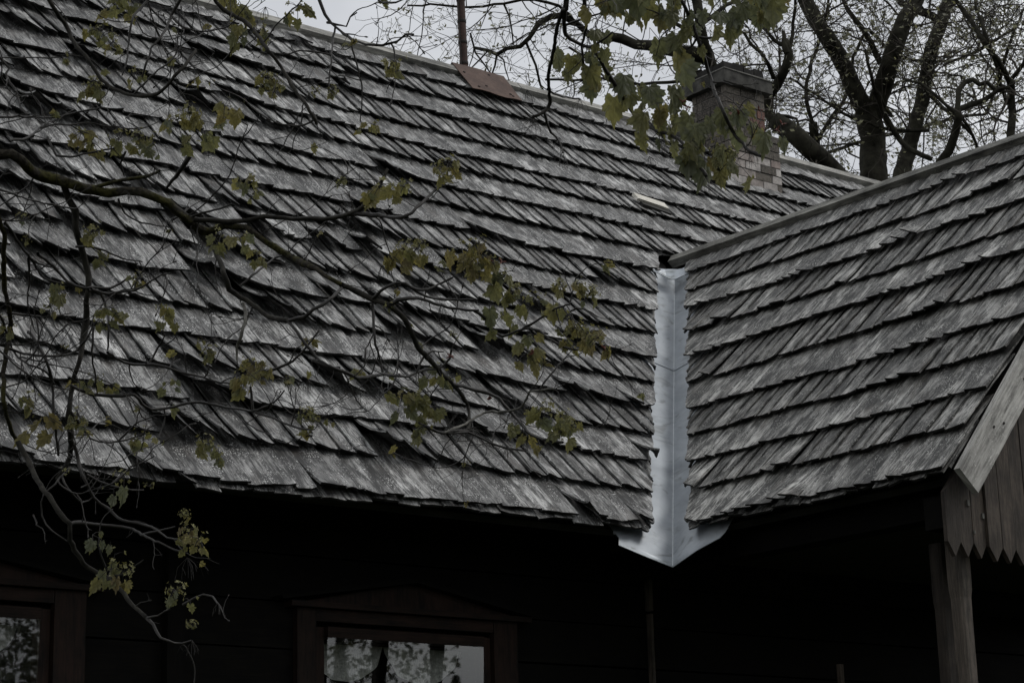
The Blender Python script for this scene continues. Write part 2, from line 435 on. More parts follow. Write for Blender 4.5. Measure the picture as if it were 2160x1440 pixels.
# porch roof, faces -X.  a = y
def Pp(a, s, h): return Vector((EX+s*CS-h*SN, a, EZ+s*SN+h*CS-.045*CS))
def clip_porch(b0, b1, s, R):
    v = EY+s*CS-.138
    if b0 >= v: return None
    if b1 > v: return b0, max(b0+.002, v+.004*sin(s*61)+R.uniform(-.004, .004))
    return b0, b1
def chaos_porch(a, s): return .16 + .9*math.exp(-((a-6.15)/.35)**2-((s-2.1)/.3)**2)
pr = shingle_roof('porch_roof', MSHP, Pp, PROWS, YF+.035, RY, 2.60, clip_porch, 1, chaos_porch, .020, 8, .085, -1)

# decks under the shingles
B = Bag()
def slab(B, pts, t): B.poly(pts, t, .3, 0)
nM = Vector((0, -SN, CS)); nP = Vector((-SN, 0, CS))
LO = -.09
# main front deck split round the porch opening, plus rear slope
def pm(x, s, h=LO): return Vector((x, EY+s*CS-h*SN*1, EZ+s*SN+h*CS))
sP = 2.69
slab(B, [pm(X0, .03), pm(EX-.03, .03), pm(PX-.03, sP), pm(PX-.03, 4.66), pm(X0, 4.66)], nM*.035)
slab(B, [pm(PX+.03, sP), pm(2*PX-EX+.03, .03), pm(X1, .03), pm(X1, 4.66), pm(PX+.03, 4.66)], nM*.035)
B.poly([Vector((X0, 2*RY-EY, EZ-.05)), Vector((X1, 2*RY-EY, EZ-.05)), Vector((X1, RY, RZ-.05)), Vector((X0, RY, RZ-.05))], (0, SN*.03, CS*.03), .4, 0)
hp(B, 'roof_deck', MDECK)
B = Bag()
def pp(y, s, h=LO): return Vector((EX+s*CS-h*SN, y, EZ+s*SN+h*CS))
slab(B, [pp(YF+.06, .03), pp(YF+.06, 2.66), pp(EY+2.60*CS, 2.66), pp(EY, .03)], nP*.035)
B.poly([Vector((2*PX-EX, YF+.06, EZ-.06)), Vector((PX+.03, YF+.06, PZ-.06)), Vector((PX+.03, EY+2.6*CS, PZ-.06)), Vector((2*PX-EX, EY, EZ-.06))], (SN*.035, 0, CS*.035), .4, 0)
B.box(EX+.12, 2*PX-EX-.12, YF+.2, 7.48, EZ-.01, EZ+.02, 'y', .2)         # porch ceiling
hp(B, 'porch_deck', MDECK)
# ridge boards
def board_run(a0, a1, fn, n, w0=.0, w1=.095, t=.034, R=random.Random(4)):
    B = Bag(); L = (a1-a0)/n
    for i in range(n):
        j0 = R.uniform(-.006, .006); j1 = R.uniform(-.006, .006); rn = R.random()
        p0, p1 = a0+i*L+.002, a0+(i+1)*L-.002
        m = 6; vs = []; uv = []
        for k in range(m+1):
            a = p0+(p1-p0)*k/m; jj = j0+(j1-j0)*k/m+R.uniform(-.0025, .0025)
            for (ww, hh) in ((w0, 0), (w1+jj, 0), (w1+jj, t), (w0, t)):
                vs.append(fn(a, ww, hh+jj*.6)); uv.append((ww+hh+rn*8, a+rn*5))
        fs = [(0, 1, 2, 3)[::-1], tuple(m*4+q for q in range(4))]
        for k in range(m):
            for q in range(4): fs.append((k*4+q, k*4+(q+1) % 4, (k+1)*4+(q+1) % 4, (k+1)*4+q))
        B.add(vs, fs, uv, .5+.3*rn)
    return B
sR = 4.635
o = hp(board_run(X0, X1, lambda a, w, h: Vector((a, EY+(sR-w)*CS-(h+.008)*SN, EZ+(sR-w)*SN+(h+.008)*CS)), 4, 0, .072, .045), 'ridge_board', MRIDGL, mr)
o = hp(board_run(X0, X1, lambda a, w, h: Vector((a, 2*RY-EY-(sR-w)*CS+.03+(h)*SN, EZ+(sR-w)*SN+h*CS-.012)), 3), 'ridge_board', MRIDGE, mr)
sQ = 2.64
hp(board_run(YF-.02, EY+2.60*CS-.0, lambda a, w, h: Vector((EX+(sQ-w-.012*(8.5-a))*CS-(h+.004)*SN, a, EZ+(sQ-w-.012*(8.5-a))*SN+(h+.004)*CS)), 1, 0, .055, .054), 'ridge_board', MRIDGE, pr)
hp(board_run(YF-.02, EY+2.60*CS, lambda a, w, h: Vector((2*PX-EX-(sQ-w)*CS+.03+h*SN, a, EZ+(sQ-w)*SN+h*CS-.012)), 1, 0, .10, .036), 'ridge_board', MRIDGE, pr)
# porch right slope: plain shingle courses (hidden from here, seen from a step aside)
def Pq(a, s, h): return Vector((2*PX-EX-s*CS+h*SN, a, EZ+s*SN+h*CS-.045*CS))
shingle_roof('porch_roof', MSHP, Pq, [.005+.245*i for i in range(11)], YF+.035, RY, 2.62, clip_porch, 1, chaos_porch, .02, 21, .16)

# valley flashing: two folded sheets
def valley_sheet(s_lo, s_hi, wl, wr, lift, end=None):
    B = Bag(); n = 26; vs = []; uv = []
    def fold(s): return Vector((EX+s*CS, EY+s*CS, EZ+s*SN))
    rows_ = []
    for i in range(n+1):
        s = s_lo+(s_hi-s_lo)*i/n
        rows_.append(s)
    cols = [(-1, 1.), (-1, .66), (-1, .33), (0, 0), (1, .33), (1, .66), (1, 1.)]
    for s in rows_:
        for sd_, k in cols:
            z0 = EZ+s*SN
            wv = .0035*noise.noise(Vector((s*3.1, k*2.+sd_*5, 2.)))*k + .0015*noise.noise(Vector((s*9., k*5+sd_*3, 4.)))*k
            if sd_ <= 0:
                se = s
                if end and s < end: se = s
                p = Vector((EX+s*CS-wl*k, EY+s*CS, z0)) + nM*(-.041+wv)
            else:
                p = Vector((EX+s*CS, EY+s*CS-wr*k, z0)) + nP*(-.041+wv)
            if k == 0: p = fold(s)+Vector((0, 0, -.0625))
            p += Vector((0, 0, lift)); vs.append(p); uv.append((k*.3, s))
    fs = []
    for i in range(n):
        for c in range(6):
            b = i*7+c; fs.append((b, b+1, b+8, b+7))
    B.add(vs, fs, uv, .5)
    return B
b1 = valley_sheet(-.02, 1.56, .33, .33, .0); 
b2 = valley_sheet(1.52, 2.60, .33, .33, .006)
# apron below the eaves: the sheet runs on in a pointed tongue
vs = []; uv = []
def vp3(a, s, side, lift=0.): 
    return (Vector((a, EY+s*CS, EZ+s*SN))+nM*(-.041) if side < 0 else Vector((EX+s*CS, a, EZ+s*SN))+nP*(-.041))
Lp = [(6.085, -.02), (6.055, -.125), (6.16, -.175), (6.285, -.235)]
Rp = [(6.50, -.02), (6.50, -.10), (6.60, -.155), (6.715, -.235)]
tip = Vector((EX-.172*CS, EY-.172*CS, EZ-.172*SN-.0625)); f0 = Vector((EX-.02*CS, EY-.02*CS, EZ-.02*SN-.0625))
left = [vp3(EX-.33, 0.06, -1), vp3(6.12, -.045, -1), vp3(6.085, -.10, -1), vp3(6.085, -.10, -1).lerp(tip, .52), tip]
right = [vp3(EY-.33, .06, 1), vp3(6.565, -.04, 1), vp3(6.58, -.075, 1), vp3(6.58, -.075, 1).lerp(tip, .48)+Vector((0, 0, .008)), tip]
fold_ = [Vector((EX+.06*CS, EY+.06*CS, EZ+.06*SN-.0625)), f0, f0.lerp(tip, .4), f0.lerp(tip, .75), tip]
for side_, dr in ((left, 0), (right, 1)):
    g = []
    for i in range(5):
        for k in range(4):
            p = fold_[i].lerp(side_[i], k/3)
            if 0 < k: p = p+(nM if dr == 0 else nP)*(.003*noise.noise(p*9.))
            g.append(p)
    fs = []
    for i in range(4):
        for k in range(3):
            b = i*4+k
            q = (b, b+1, b+5, b+4) if dr else (b+1, b, b+4, b+5)
            fs.append(q)
    b1.add(g, fs, [(p.x, p.z) for p in g], .5)
vf = hp(b1, 'valley_flashing', MMETAL)
hp(b2, 'upper_sheet', MMETAL, vf)
B = Bag(); B.tube([Vector((EX+s*CS, EY+s*CS, EZ+s*SN-.0605)) for s in (-.165, .3, .8, 1.3, 1.55)], [.0022]*5, 6)  # thin pale tube, its colour standing in for the highlight along the crease
MCREASE = plain('crease_highlight', (.45, .48, .5), (.6, .63, .65), 30, .4, .5)
hp(B, 'fold_highlight', MCREASE, vf)
B = Bag(); B.tube([Vector((EX+s*CS, EY+s*CS, EZ+s*SN-.054)) for s in (1.54, 2.0, 2.56)], [.0022]*3, 6); hp(B, 'fold_highlight', MCREASE, vf)
for o in (vf,):
    for ob in [vf]+[c for c in vf.children if c.name.startswith('upper')]:
        md = ob.modifiers.new('thick', 'SOLIDIFY'); md.thickness = .003; md.offset = 0
        ob.data.polygons.foreach_set('use_smooth', [False]*len(ob.data.polygons))
# curled strip of old tin at the top of the valley
B = Bag(); vs = []; uv = []
sv = 2.44
A0 = Vector((EX+sv*CS-.16, EY+sv*CS, EZ+sv*SN+.03)); A1 = Vector((EX+sv*CS+.03, EY+sv*CS-.10, EZ+sv*SN+.02)); 
for i in range(9):
    k = i/8; p = A0.lerp(A1, k)+Vector((0, 0, -.035*sin(k*pi)))
    for j, dz in enumerate((0, .02, .045, .06)):
        vs.append(p+Vector((.005*j, .012*j, dz+.006*sin(k*9+j))) + Vector((-.02, -.02, -.01))*(j == 0)); uv.append((k, dz))
B.add(vs, [(i*4+j, (i+1)*4+j, (i+1)*4+j+1, i*4+j+1) for i in range(8) for j in range(3)], uv, .2)
o = hp(B, 'curled_tin_strip', MMETAL, vf); m_ = o.modifiers.new('thick', 'SOLIDIFY'); m_.thickness = .004

# rusty plate bent over the ridge
B = Bag()
def plate_pt(x, s):
    if s <= 4.66: return Vector((x, EY+s*CS-.052*SN, EZ+s*SN+.052*CS+.004))
    e = s-4.66; return Vector((x, EY+4.66*CS-.052*SN+e*.9, EZ+4.66*SN+.052*CS+.006-e*.25))
vs = []; uv = []
xl, xr = 7.53, 7.93
for i in range(9):
    s = 4.335+(4.77-4.335)*i/8
    for k in range(7):
        x = xl+(xr-xl)*k/6 + (.03*(i/8)*(1 if k == 6 else 0)) + (.015 if i > 6 else 0)
        p = plate_pt(x, s+(.010*sin(k*1.3) if i == 0 else 0)); p += nM*(.004*noise.noise(p*8)); vs.append(p); uv.append((x, s))
B.add(vs, [(i*7+k, i*7+k+1, i*7+k+8, i*7+k+7) for i in range(8) for k in range(6)], uv, .4)
pl = hp(B, 'ridge_patch_plate', MRUST); md = pl.modifiers.new('t', 'SOLIDIFY'); md.thickness = .004; md.offset = 1
B = Bag()
for (x, s) in ((7.60, 4.38), (7.68, 4.42), (7.87, 4.37), (7.86, 4.39), (7.80, 4.61), (7.57, 4.55)):
    c = plate_pt(x, s)+nM*.006; B.prism(c, (.007, 0, 0), Vector((0, CS, SN))*.005, nM*.003, .1)
hp(B, 'nail_head', MBAND, pl)

# vent pipe behind the ridge
pb = Vector((7.86, RY+.22, RZ-.45)); lean = Vector((-.012, .03, 1))
B = Bag(); B.tube([pb+lean*(i*.4) for i in range(7)], [.027]*7, 14)
vp_ = hp(B, 'vent_pipe', MPIPE, None, True)
for z in (.64, .79, .94, 1.10, 1.25):
    B = Bag(); c = pb+lean*z; B.tube([c-lean*.012, c-lean*.010, c+lean*.010, c+lean*.012], [.0275, .030, .030, .0275], 14)
    hp(B, 'band', MBAND, vp_, True)
B = Bag(); q = pb+Vector((-.031, -.014, 0)); B.tube([q+lean*(.30+i*.3) for i in range(7)], [.0035]*7, 5)
hp(B, 'wire', MBAND, vp_)

# ------------------------------------------------------------------ chimney
cb = Bag(); cm = Bag(); Rc = random.Random(5)
def brick_ring(x0, x1, y0, y1, z0, z1, tone, course=.062, bl=.15, inset=.006):
    cm.box(x0+inset, x1-inset, y0+inset, y1-inset, z0+.001, z1-.001, 'x', .5)
    n = max(1, round((z1-z0)/course)); ch_ = (z1-z0)/n; g = .0075
    for r in range(n):
        za, zb = z0+r*ch_+g, z0+(r+1)*ch_-g*.2
        for (lo, hi, face) in ((x0, x1, 'f'), (y0, y1, 'l'), (x0, x1, 'b'), (y0, y1, 'r')):
            L = hi-lo; off = (bl/2 if r % 2 else 0); ps = [lo]
            p = lo+bl-off
            while p < hi-.03: ps.append(p); p += bl*Rc.uniform(.86, 1.14)
            ps.append(hi)
            for a_, b_ in zip(ps[:-1], ps[1:]):
                j = Rc.uniform(-.004, .004); d = .04; tn = tone(face, r, n, (a_+b_)/2, Rc)
                if face == 'f': q = (a_+g*.5*(a_ > lo), b_-g*.5*(b_ < hi), y0-.001+j, y0+d)
                elif face == 'b': q = (a_+g*.5*(a_ > lo), b_-g*.5*(b_ < hi), y1-d, y1+.001+j)
                if face in 'fb': cb.box(q[0], q[1], q[2], q[3], za, zb, 'x', tn, .0018)
                else:
                    ya, yb = max(a_, y0+d+.002), min(b_, y1-d-.002)
                    if yb-ya < .02: continue
                    if face == 'l': cb.box(x0-.001+j, x0+d, ya+g*.5, yb-g*.5, za, zb, 'y', tn, .0018)
                    else: cb.box(x1-d, x1+.001+j, ya+g*.5, yb-g*.5, za, zb, 'y', tn, .0018)
def t_body(face, r, n, p, R):
    if r <= 2 and face == 'f' and R.random() < .2: return R.uniform(.50, .58)
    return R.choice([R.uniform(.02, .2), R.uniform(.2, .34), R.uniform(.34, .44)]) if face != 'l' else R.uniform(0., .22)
def t_base(face, r, n, p, R):
    if r >= 4: return R.uniform(.1, .44)
    return R.choice([R.uniform(.74, .98)]*5+[R.uniform(.50, .60), R.uniform(.70, .76), R.uniform(.3, .46)])
brick_ring(9.655, 10.03, 9.60, 9.93, 6.62, 6.95, t_body)
brick_ring(9.64, 10.135, 9.575, 9.95, 6.225, 6.64, t_base)
chim = hp(cm, 'chimney', MMORTAR)
hp(cb, 'brickwork', MBRICK, chim)
B = Bag()
B.box(9.605, 10.075, 9.55, 9.985, 6.945, 7.035, 'x', .4, .003)
c1 = hp(B, 'chimney_cap', MSOOT, chim)
B = Bag(); B.box(9.60, 10.08, 9.545, 9.99, 7.036, 7.044, 'x', .4, .002); hp(B, 'cement_lip', MCEM, c1)
B = Bag()
for i in range(4):
    a_ = 9.645+i*.0975; B.box(a_, a_+.09, 9.585, 9.70, 7.045, 7.112+Rc.uniform(-.012, .006), 'x', None, .006)
    B.box(a_, a_+.09, 9.84, 9.95, 7.045, 7.10+Rc.uniform(-.012, .006), 'x', None, .006)
B.box(9.645, 9.75, 9.705, 9.835, 7.045, 7.105, 'y', None, .005); B.box(9.93, 10.03, 9.705, 9.835, 7.045, 7.10, 'y', None, .005)
hp(B, 'crown_course', plain('soot_black', (.006, .006, .006), (.022, .021, .02), 18), c1)

# ------------------------------------------------------------------ walls, windows
YW = 7.5
wb = Bag(); z = 0.0; k = 0
wins = [(2.63, 3.60), (4.93, 5.765)]
def logwall(x0, x1, z0, z1, y):
    wb.box(x0, x1, y-.012-.004*(k % 2), y+.10, z0+.005, z1-.003, 'x', None, .002)
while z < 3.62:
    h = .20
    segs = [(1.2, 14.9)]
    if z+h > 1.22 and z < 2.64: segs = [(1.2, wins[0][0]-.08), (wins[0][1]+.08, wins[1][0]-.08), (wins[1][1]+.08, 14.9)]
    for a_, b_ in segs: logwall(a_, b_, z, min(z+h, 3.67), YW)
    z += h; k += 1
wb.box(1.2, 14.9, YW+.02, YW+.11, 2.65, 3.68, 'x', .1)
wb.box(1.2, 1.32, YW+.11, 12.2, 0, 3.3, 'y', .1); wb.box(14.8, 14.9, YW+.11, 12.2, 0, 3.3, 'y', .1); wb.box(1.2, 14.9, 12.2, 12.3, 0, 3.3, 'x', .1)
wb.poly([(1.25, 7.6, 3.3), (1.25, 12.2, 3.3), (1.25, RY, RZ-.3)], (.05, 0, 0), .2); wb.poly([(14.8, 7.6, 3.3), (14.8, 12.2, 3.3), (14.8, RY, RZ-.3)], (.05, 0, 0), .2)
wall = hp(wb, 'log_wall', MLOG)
B = Bag(); B.box(4.155, 4.235, YW-.06, YW-.013, 0, 3.66, 'z', .3); hp(B, 'corner_board', MLOG, wall)
B = Bag(); B.box(6.785, 6.81, YW-.05, YW-.018, 2.88, 3.64, 'z', .9); B.box(6.79, 6.806, YW-.05, YW-.018, 2.2, 2.865, 'z', .3); hp(B, 'corner_batten', MPOST, wall)
B = Bag(); B.box(1.4, 14.8, 8.6, 8.62, 0, 3.2, 'x', .1); hp(B, 'partition', MLOG, wall)
def window(x0, x1):
    zt, zb = 2.655, 1.25
    B = Bag(); y0, y1 = YW-.055, YW+.0
    c = .095
    B.box(x0-.06-c, x0-.06, y0, YW-.02, zb-.1, 2.775, 'z', .55)
    B.box(x1+.06, x1+.06+c+.04, y0, YW-.02, zb-.1, 2.775, 'z', .6)
    B.box(x0-.058, x1+.058, y0+.002, YW-.02, 2.722, 2.772, 'x', .7)
    w = hp(B, 'window', MFRAME)
    B = Bag(); B.box(x0-.055, x0-.004, YW-.03, YW+.02, zb, 2.70, 'z', .8); B.box(x1+.004, x1+.055, YW-.03, YW+.02, zb, 2.70, 'z', .7)
    B.box(x0-.003, x1+.003, YW-.058, YW+.02, 2.655, 2.70, 'x', .75); B.box(x0-.003, x1+.003, YW-.03, YW+.02, zb, zb+.05, 'x', .6)
    hp(B, 'sash_frame', MFRAME, w)
    B = Bag(); B.box(x0-.2, x1+.26, YW-.085, YW-.018, 2.776, 2.80, 'x', .35)
    m_ = (x0+x1)/2+.02
    B.poly([(x0-.12, YW-.05, 2.802), (x1+.18, YW-.05, 2.802), (m_+.06, YW-.05, 2.905), (m_-.04, YW-.05, 2.905)], (0, .03, 0), .6)
    hp(B, 'pediment', MFRAME, w)
    B = Bag()
    B.poly([(x0-.26, YW-.10, 2.815), (x0-.25, YW-.10, 2.80), (m_, YW-.10, 2.912), (m_, YW-.10, 2.93)], (0, .08, 0), .2)
    B.poly([(m_, YW-.10, 2.93), (m_, YW-.10, 2.912), (x1+.25, YW-.10, 2.80), (x1+.26, YW-.10, 2.815)], (0, .08, 0), .2)
    hp(B, 'pediment_moulding', MLOG, w)
    B = Bag(); B.add([(x0-.002, YW-.003, zb+.05), (x1+.002, YW-.003, zb+.05), (x1+.002, YW-.052, 2.656), (x0-.002, YW-.052, 2.656)], [(0, 1, 2, 3)], [(0, 0), (1, 0), (1, 1), (0, 1)], .5)
    hp(B, 'pane', MGLASS, w)
    # scalloped curtain
    B = Bag(); n = 96; vs = []
    for i in range(n+1):
        u = i/n; x = x0+(x1-x0)*u; ph = (u*2.0+.02) % 1.0
        d = .185*sqrt(max(0, 1-(2*ph-1)**2))+.003
        for j in range(5): vs.append((x, YW+.12+.010*sin(u*60+j), 2.68-d*j/4))
    B.add(vs, [(i*5+j, (i+1)*5+j, (i+1)*5+j+1, i*5+j+1) for i in range(n) for j in range(4)], None, .5)
    hp(B, 'curtain', MCURT, w)
    return w
for a_, b_ in wins: window(a_, b_)

# ------------------------------------------------------------------ porch front
B = Bag(); Rg = random.Random(9); x = 6.437; i = 0
while x < 10.05:
    w = .0795 if i < 3 else Rg.uniform(.078, .086)
    xa, xb = x, min(x+w-.003, 10.08); xm = (xa+xb)/2
    ztop = lambda q: min(EZ-.03+max(-.005, (q-EX))*T-.045, EZ-.075+(2*PX-EX-q)*T) if True else 0
    zl = 2.885-.006*Rg.random()-(.0 if i < 3 else .008); zt_ = zl-.058
    ya = YF+.045+(.0 if i >= 3 else .012)+Rg.uniform(-.002, .002)
    pts = [(xa, ya, zl), (xm, ya, zt_), (xb, ya, zl), (xb, ya, max(zl+.05, ztop(xb))), (xa, ya, max(zl+.05, ztop(xa)))]
    if xa < PX < xb: pts.insert(4, (PX, ya, PZ-.075))
    B.poly(pts, (0, .02, 0), None); x += w; i += 1
gb = hp(B, 'gable_boards', MGABLE)
B = Bag()
for (kx, kz, rr) in ((6.575, 3.045, .008), (6.66, 3.0, .007), (6.60, 2.93, .004)):
    B = Bag(); B.prism((kx, YF+.055, kz), (rr, 0, 0), (0, 0, rr*1.5), (0, .004, 0), .9); hp(B, 'knot', MRIDGE, gb)
# barge board
B = Bag(); along = Vector((CS, 0, SN)); perp = Vector((SN, 0, -CS))
p0 = Vector((EX+.012, YF-.012, EZ+.004))
def barge(p0, along, perp, L):
    n = 10; vs = []; uv = []
    for i in range(n+1):
        e = .0 if 0 < i < n else 0
        for (w, t) in ((0, 0), (.137, 0), (.137, .03), (0, .03)):
            p = p0+along*(L*i/n)+perp*(w+.0015*noise.noise(Vector((i*1.3, w*9, 1))))+Vector((0, t, 0)); vs.append(p); uv.append((w+t*3, L*i/n))
    fs = [(3, 2, 1, 0), tuple(n*4+q for q in range(4))]+[(i*4+q, i*4+(q+1) % 4, (i+1)*4+(q+1) % 4, (i+1)*4+q) for i in range(n) for q in range(4)]
    B.add(vs, fs, uv, .5)
barge(p0, along, perp, 2.70)
barge(Vector((2*PX-EX-.012, YF-.011, EZ+.004)), Vector((-CS, 0, SN)), Vector((-SN, 0, -CS)), 2.66)
bb = hp(B, 'barge_board', MBARGE, pr)
B = Bag()
for (l, w) in ((.30, .05), (.36, .085), (.62, .07), (1.2, .05), (1.27, .1)):
    c = p0+along*l+perp*w+Vector((0, -.002, 0)); B.prism(c, along*.005, perp*.004, (0, .002, 0), .1)
hp(B, 'nail_head', MBAND, bb)
# porch beam and posts
B = Bag(); B.box(6.50, 10.0, YF+.10, YF+.22, 2.95, 3.08, 'x', .4); B.box(6.62, 6.74, YF+.2, 7.48, 3.02, 3.14, 'y', .4); B.box(9.9, 10.0, YF+.2, 7.48, 2.96, 3.07, 'y', .4)
hp(B, 'porch_beam', MLOG)
def post(cx, cy, ztop_, w, tone, mt=None):
    B = Bag(); rings = [(0, 1.), (2.60, 1.), (2.68, 1.02), (2.71, 1.14), (2.76, 1.18), (ztop_, 1.18)]
    ch = .3; vs = []; uv = []
    for z_, k_ in rings:
        r = w/2*k_; c = r*ch*(1 if k_ < 1.2 else .25)
        oct_ = [(-r, -r+c), (-r+c, -r), (r-c, -r), (r, -r+c), (r, r-c), (r-c, r), (-r+c, r), (-r, r-c)]
        for q, (px_, py_) in enumerate(oct_): vs.append((cx+px_, cy+py_, z_)); uv.append((q*w*.4+tone*9, z_))
    fs = [(i*8+q, i*8+(q+1) % 8, (i+1)*8+(q+1) % 8, (i+1)*8+q) for i in range(5) for q in range(8)]
    B.add(vs, fs, uv, tone); hp(B, 'porch_post', mt or MPOST)
post(6.612, YF+.16, 2.95, .066, .7)
post(6.81, YF+.42, 2.95, .056, .05, MGABLE)
post(9.93, YF+.16, 2.93, .115, .5)
B = Bag(); B.prism((7.51, 6.9, 1.3), (.014, 0, 0), (-.012, 0, 1.3), (0, .01, 0), .9)
pole = B.build('wooden_lath', MGABLE); tag(pole, 'thin brown lath standing upright in the dark porch', 'lath')
# pale loose slat lying on the shingles
def psurf(x, s, h): return Vector((x, EY+s*CS-h*SN, EZ+s*SN+h*CS))
B = Bag()
c = psurf(8.385, 3.315, .05)
d1 = Vector((.98, -.05*CS, -.10)).normalized(); d2 = Vector((0, CS, SN)).lerp(d1, .02).normalized(); d3 = d1.cross(d2).normalized()
B.prism(c, d2*.032, d1*.125, d3*.011, .5, .002)
tag(B.build('loose_slat', MPALE), 'short pale wooden slat lying across the grey shingles below the chimney', 'slat')
B = Bag(); B.prism(psurf(8.40, 3.26, .03), Vector((0, CS, SN))*.02, d1*.115, d3*.018, .3, .002)
tag(B.build('support_batten', MDECK), 'dark batten wedged under the pale slat on the shingles', 'batten')
for (px_, sx) in ():
    pass

# ------------------------------------------------------------------ ground
B = Bag()
n = 24; vs = []
for i in range(n+1):
    for j in range(n+1):
        a_ = ((i/n)*2-1); b_ = ((j/n)*2-1); x = 8+900*a_*abs(a_)**1.5; y = 8+900*b_*abs(b_)**1.5
        r = sqrt((x-8)**2+(y-8)**2)
        vs.append((x, y, 0 if r < 40 else .6*noise.noise(Vector((x*.01, y*.01, 0)))))
B.add(vs, [(i*(n+1)+j, (i+1)*(n+1)+j, (i+1)*(n+1)+j+1, i*(n+1)+j+1) for i in range(n) for j in range(n)])
tag(B.build('ground', MGRASS), kind='structure')
#@@TREES@@
# ------------------------------------------------------------------ maple leaves
HALF = [(.0, .0), (.10, -.07), (.20, -.15), (.33, -.15), (.34, -.06), (.40, -.03), (.47, .05), (.40, .12), (.50, .19), (.64, .25), (.55, .30), (.58, .44),
        (.49, .42), (.43, .46), (.34, .46), (.36, .55), (.38, .65), (.29, .66), (.22, .76), (.13, .74), (.08, .88), (.0, 1.04)]
OUTL = HALF + [(-x, y) for x, y in HALF[-2:0:-1]]
NO = len(OUTL); LC = (0., .24)
def leaf(B, base, tipdir, nrm, size, rnd, R, fold=None, mi=0, narrow=1.):
    t = tipdir.normalized(); n = (nrm-t*nrm.dot(t)).normalized(); s = t.cross(n)
    fo = R.uniform(.15, .75) if fold is None else fold; cu = R.uniform(.05, .5); tw = R.uniform(-.25, .25); wz = R.uniform(0, 9)
    vs = []; uv = []
    def put(x, y):
        xx = x*narrow
        z = -fo*abs(xx)**1.35 - cu*(y*y)*.6 + tw*xx*y + .05*sin(9*y+wz)*abs(x)*2 + .035*sin(14*(x+y)+wz) + .07*abs(sin(4.19*math.atan2(x, y+.05)))*sqrt(x*x+y*y)
        c = 1-.22*fo*abs(x)
        return base+(s*(xx*c)+t*(y*(1-.15*cu))+n*z)*size
    vs.append(put(*LC)); uv.append(LC)
    for k in (.5, 1.):
        for x, y in OUTL:
            q = (LC[0]+(x-LC[0])*k, LC[1]+(y-LC[1])*k); vs.append(put(*q)); uv.append(q)
    fs = []
    for i in range(NO):
        j = (i+1) % NO
        fs.append((0, 1+i, 1+j)); fs.append((1+i, 1+NO+i, 1+NO+j, 1+j))
    B.add(vs, fs, uv, rnd, mi)
def blossom(B, p, r, n, R, mi, tone=.5):
    """short stalks ending in small pale florets"""
    for _ in range(n):
        d = Vector((R.gauss(0, 1), R.gauss(0, 1), R.gauss(.35, .8))).normalized(); q = p+d*r*R.uniform(.4, 1.)
        B.tube([p, p.lerp(q, .5)+Vector((0, 0, .1*r)), q], [.0006, .0005, .0004], 3, .3, mi=mi)
        e = r*R.uniform(.11, .19); a = d.orthogonal().normalized(); b = d.cross(a); k = R.random()
        for m in range(4):
            u = (a*cos(m*1.57+k)+b*sin(m*1.57+k)); v = d.cross(u)
            c = q+u*e*.6; B.add([q, c+v*e*.5+d*e*.3, q+u*e*1.5+d*e*.5, c-v*e*.5+d*e*.3], [(0, 1, 2, 3)], None, R.random())
toC = -fw

# ------------------------------------------------------------------ maple in front of the roof (traced limbs, each at its own distance)
HUB = Vector(at(-760, 300, 4.9)); HUB.z = max(HUB.z, 3.2)
maple = empty('maple_tree', (HUB.x, HUB.y, 0), 'budding maple with mossy limb and young olive leaves hanging in front of the roof', 'tree')
B = Bag()
tp = [Vector((HUB.x-.1, HUB.y+.05, -.1)), Vector((HUB.x-.04, HUB.y, 1.2)), HUB, HUB+Vector((-.05, .05, 1.6)), HUB+Vector((.1, -.05, 3.2)), HUB+Vector((.05, -.1, 5.0))]
tp = smooth_path(tp, .25); B.tube(tp, [.19-.012*i*.5 if i*.006 < .1 else .09 for i in range(len(tp))], 12, 0, .25)
tr_ = B.build('trunk', MBARK, None, True); adopt(tr_, maple)

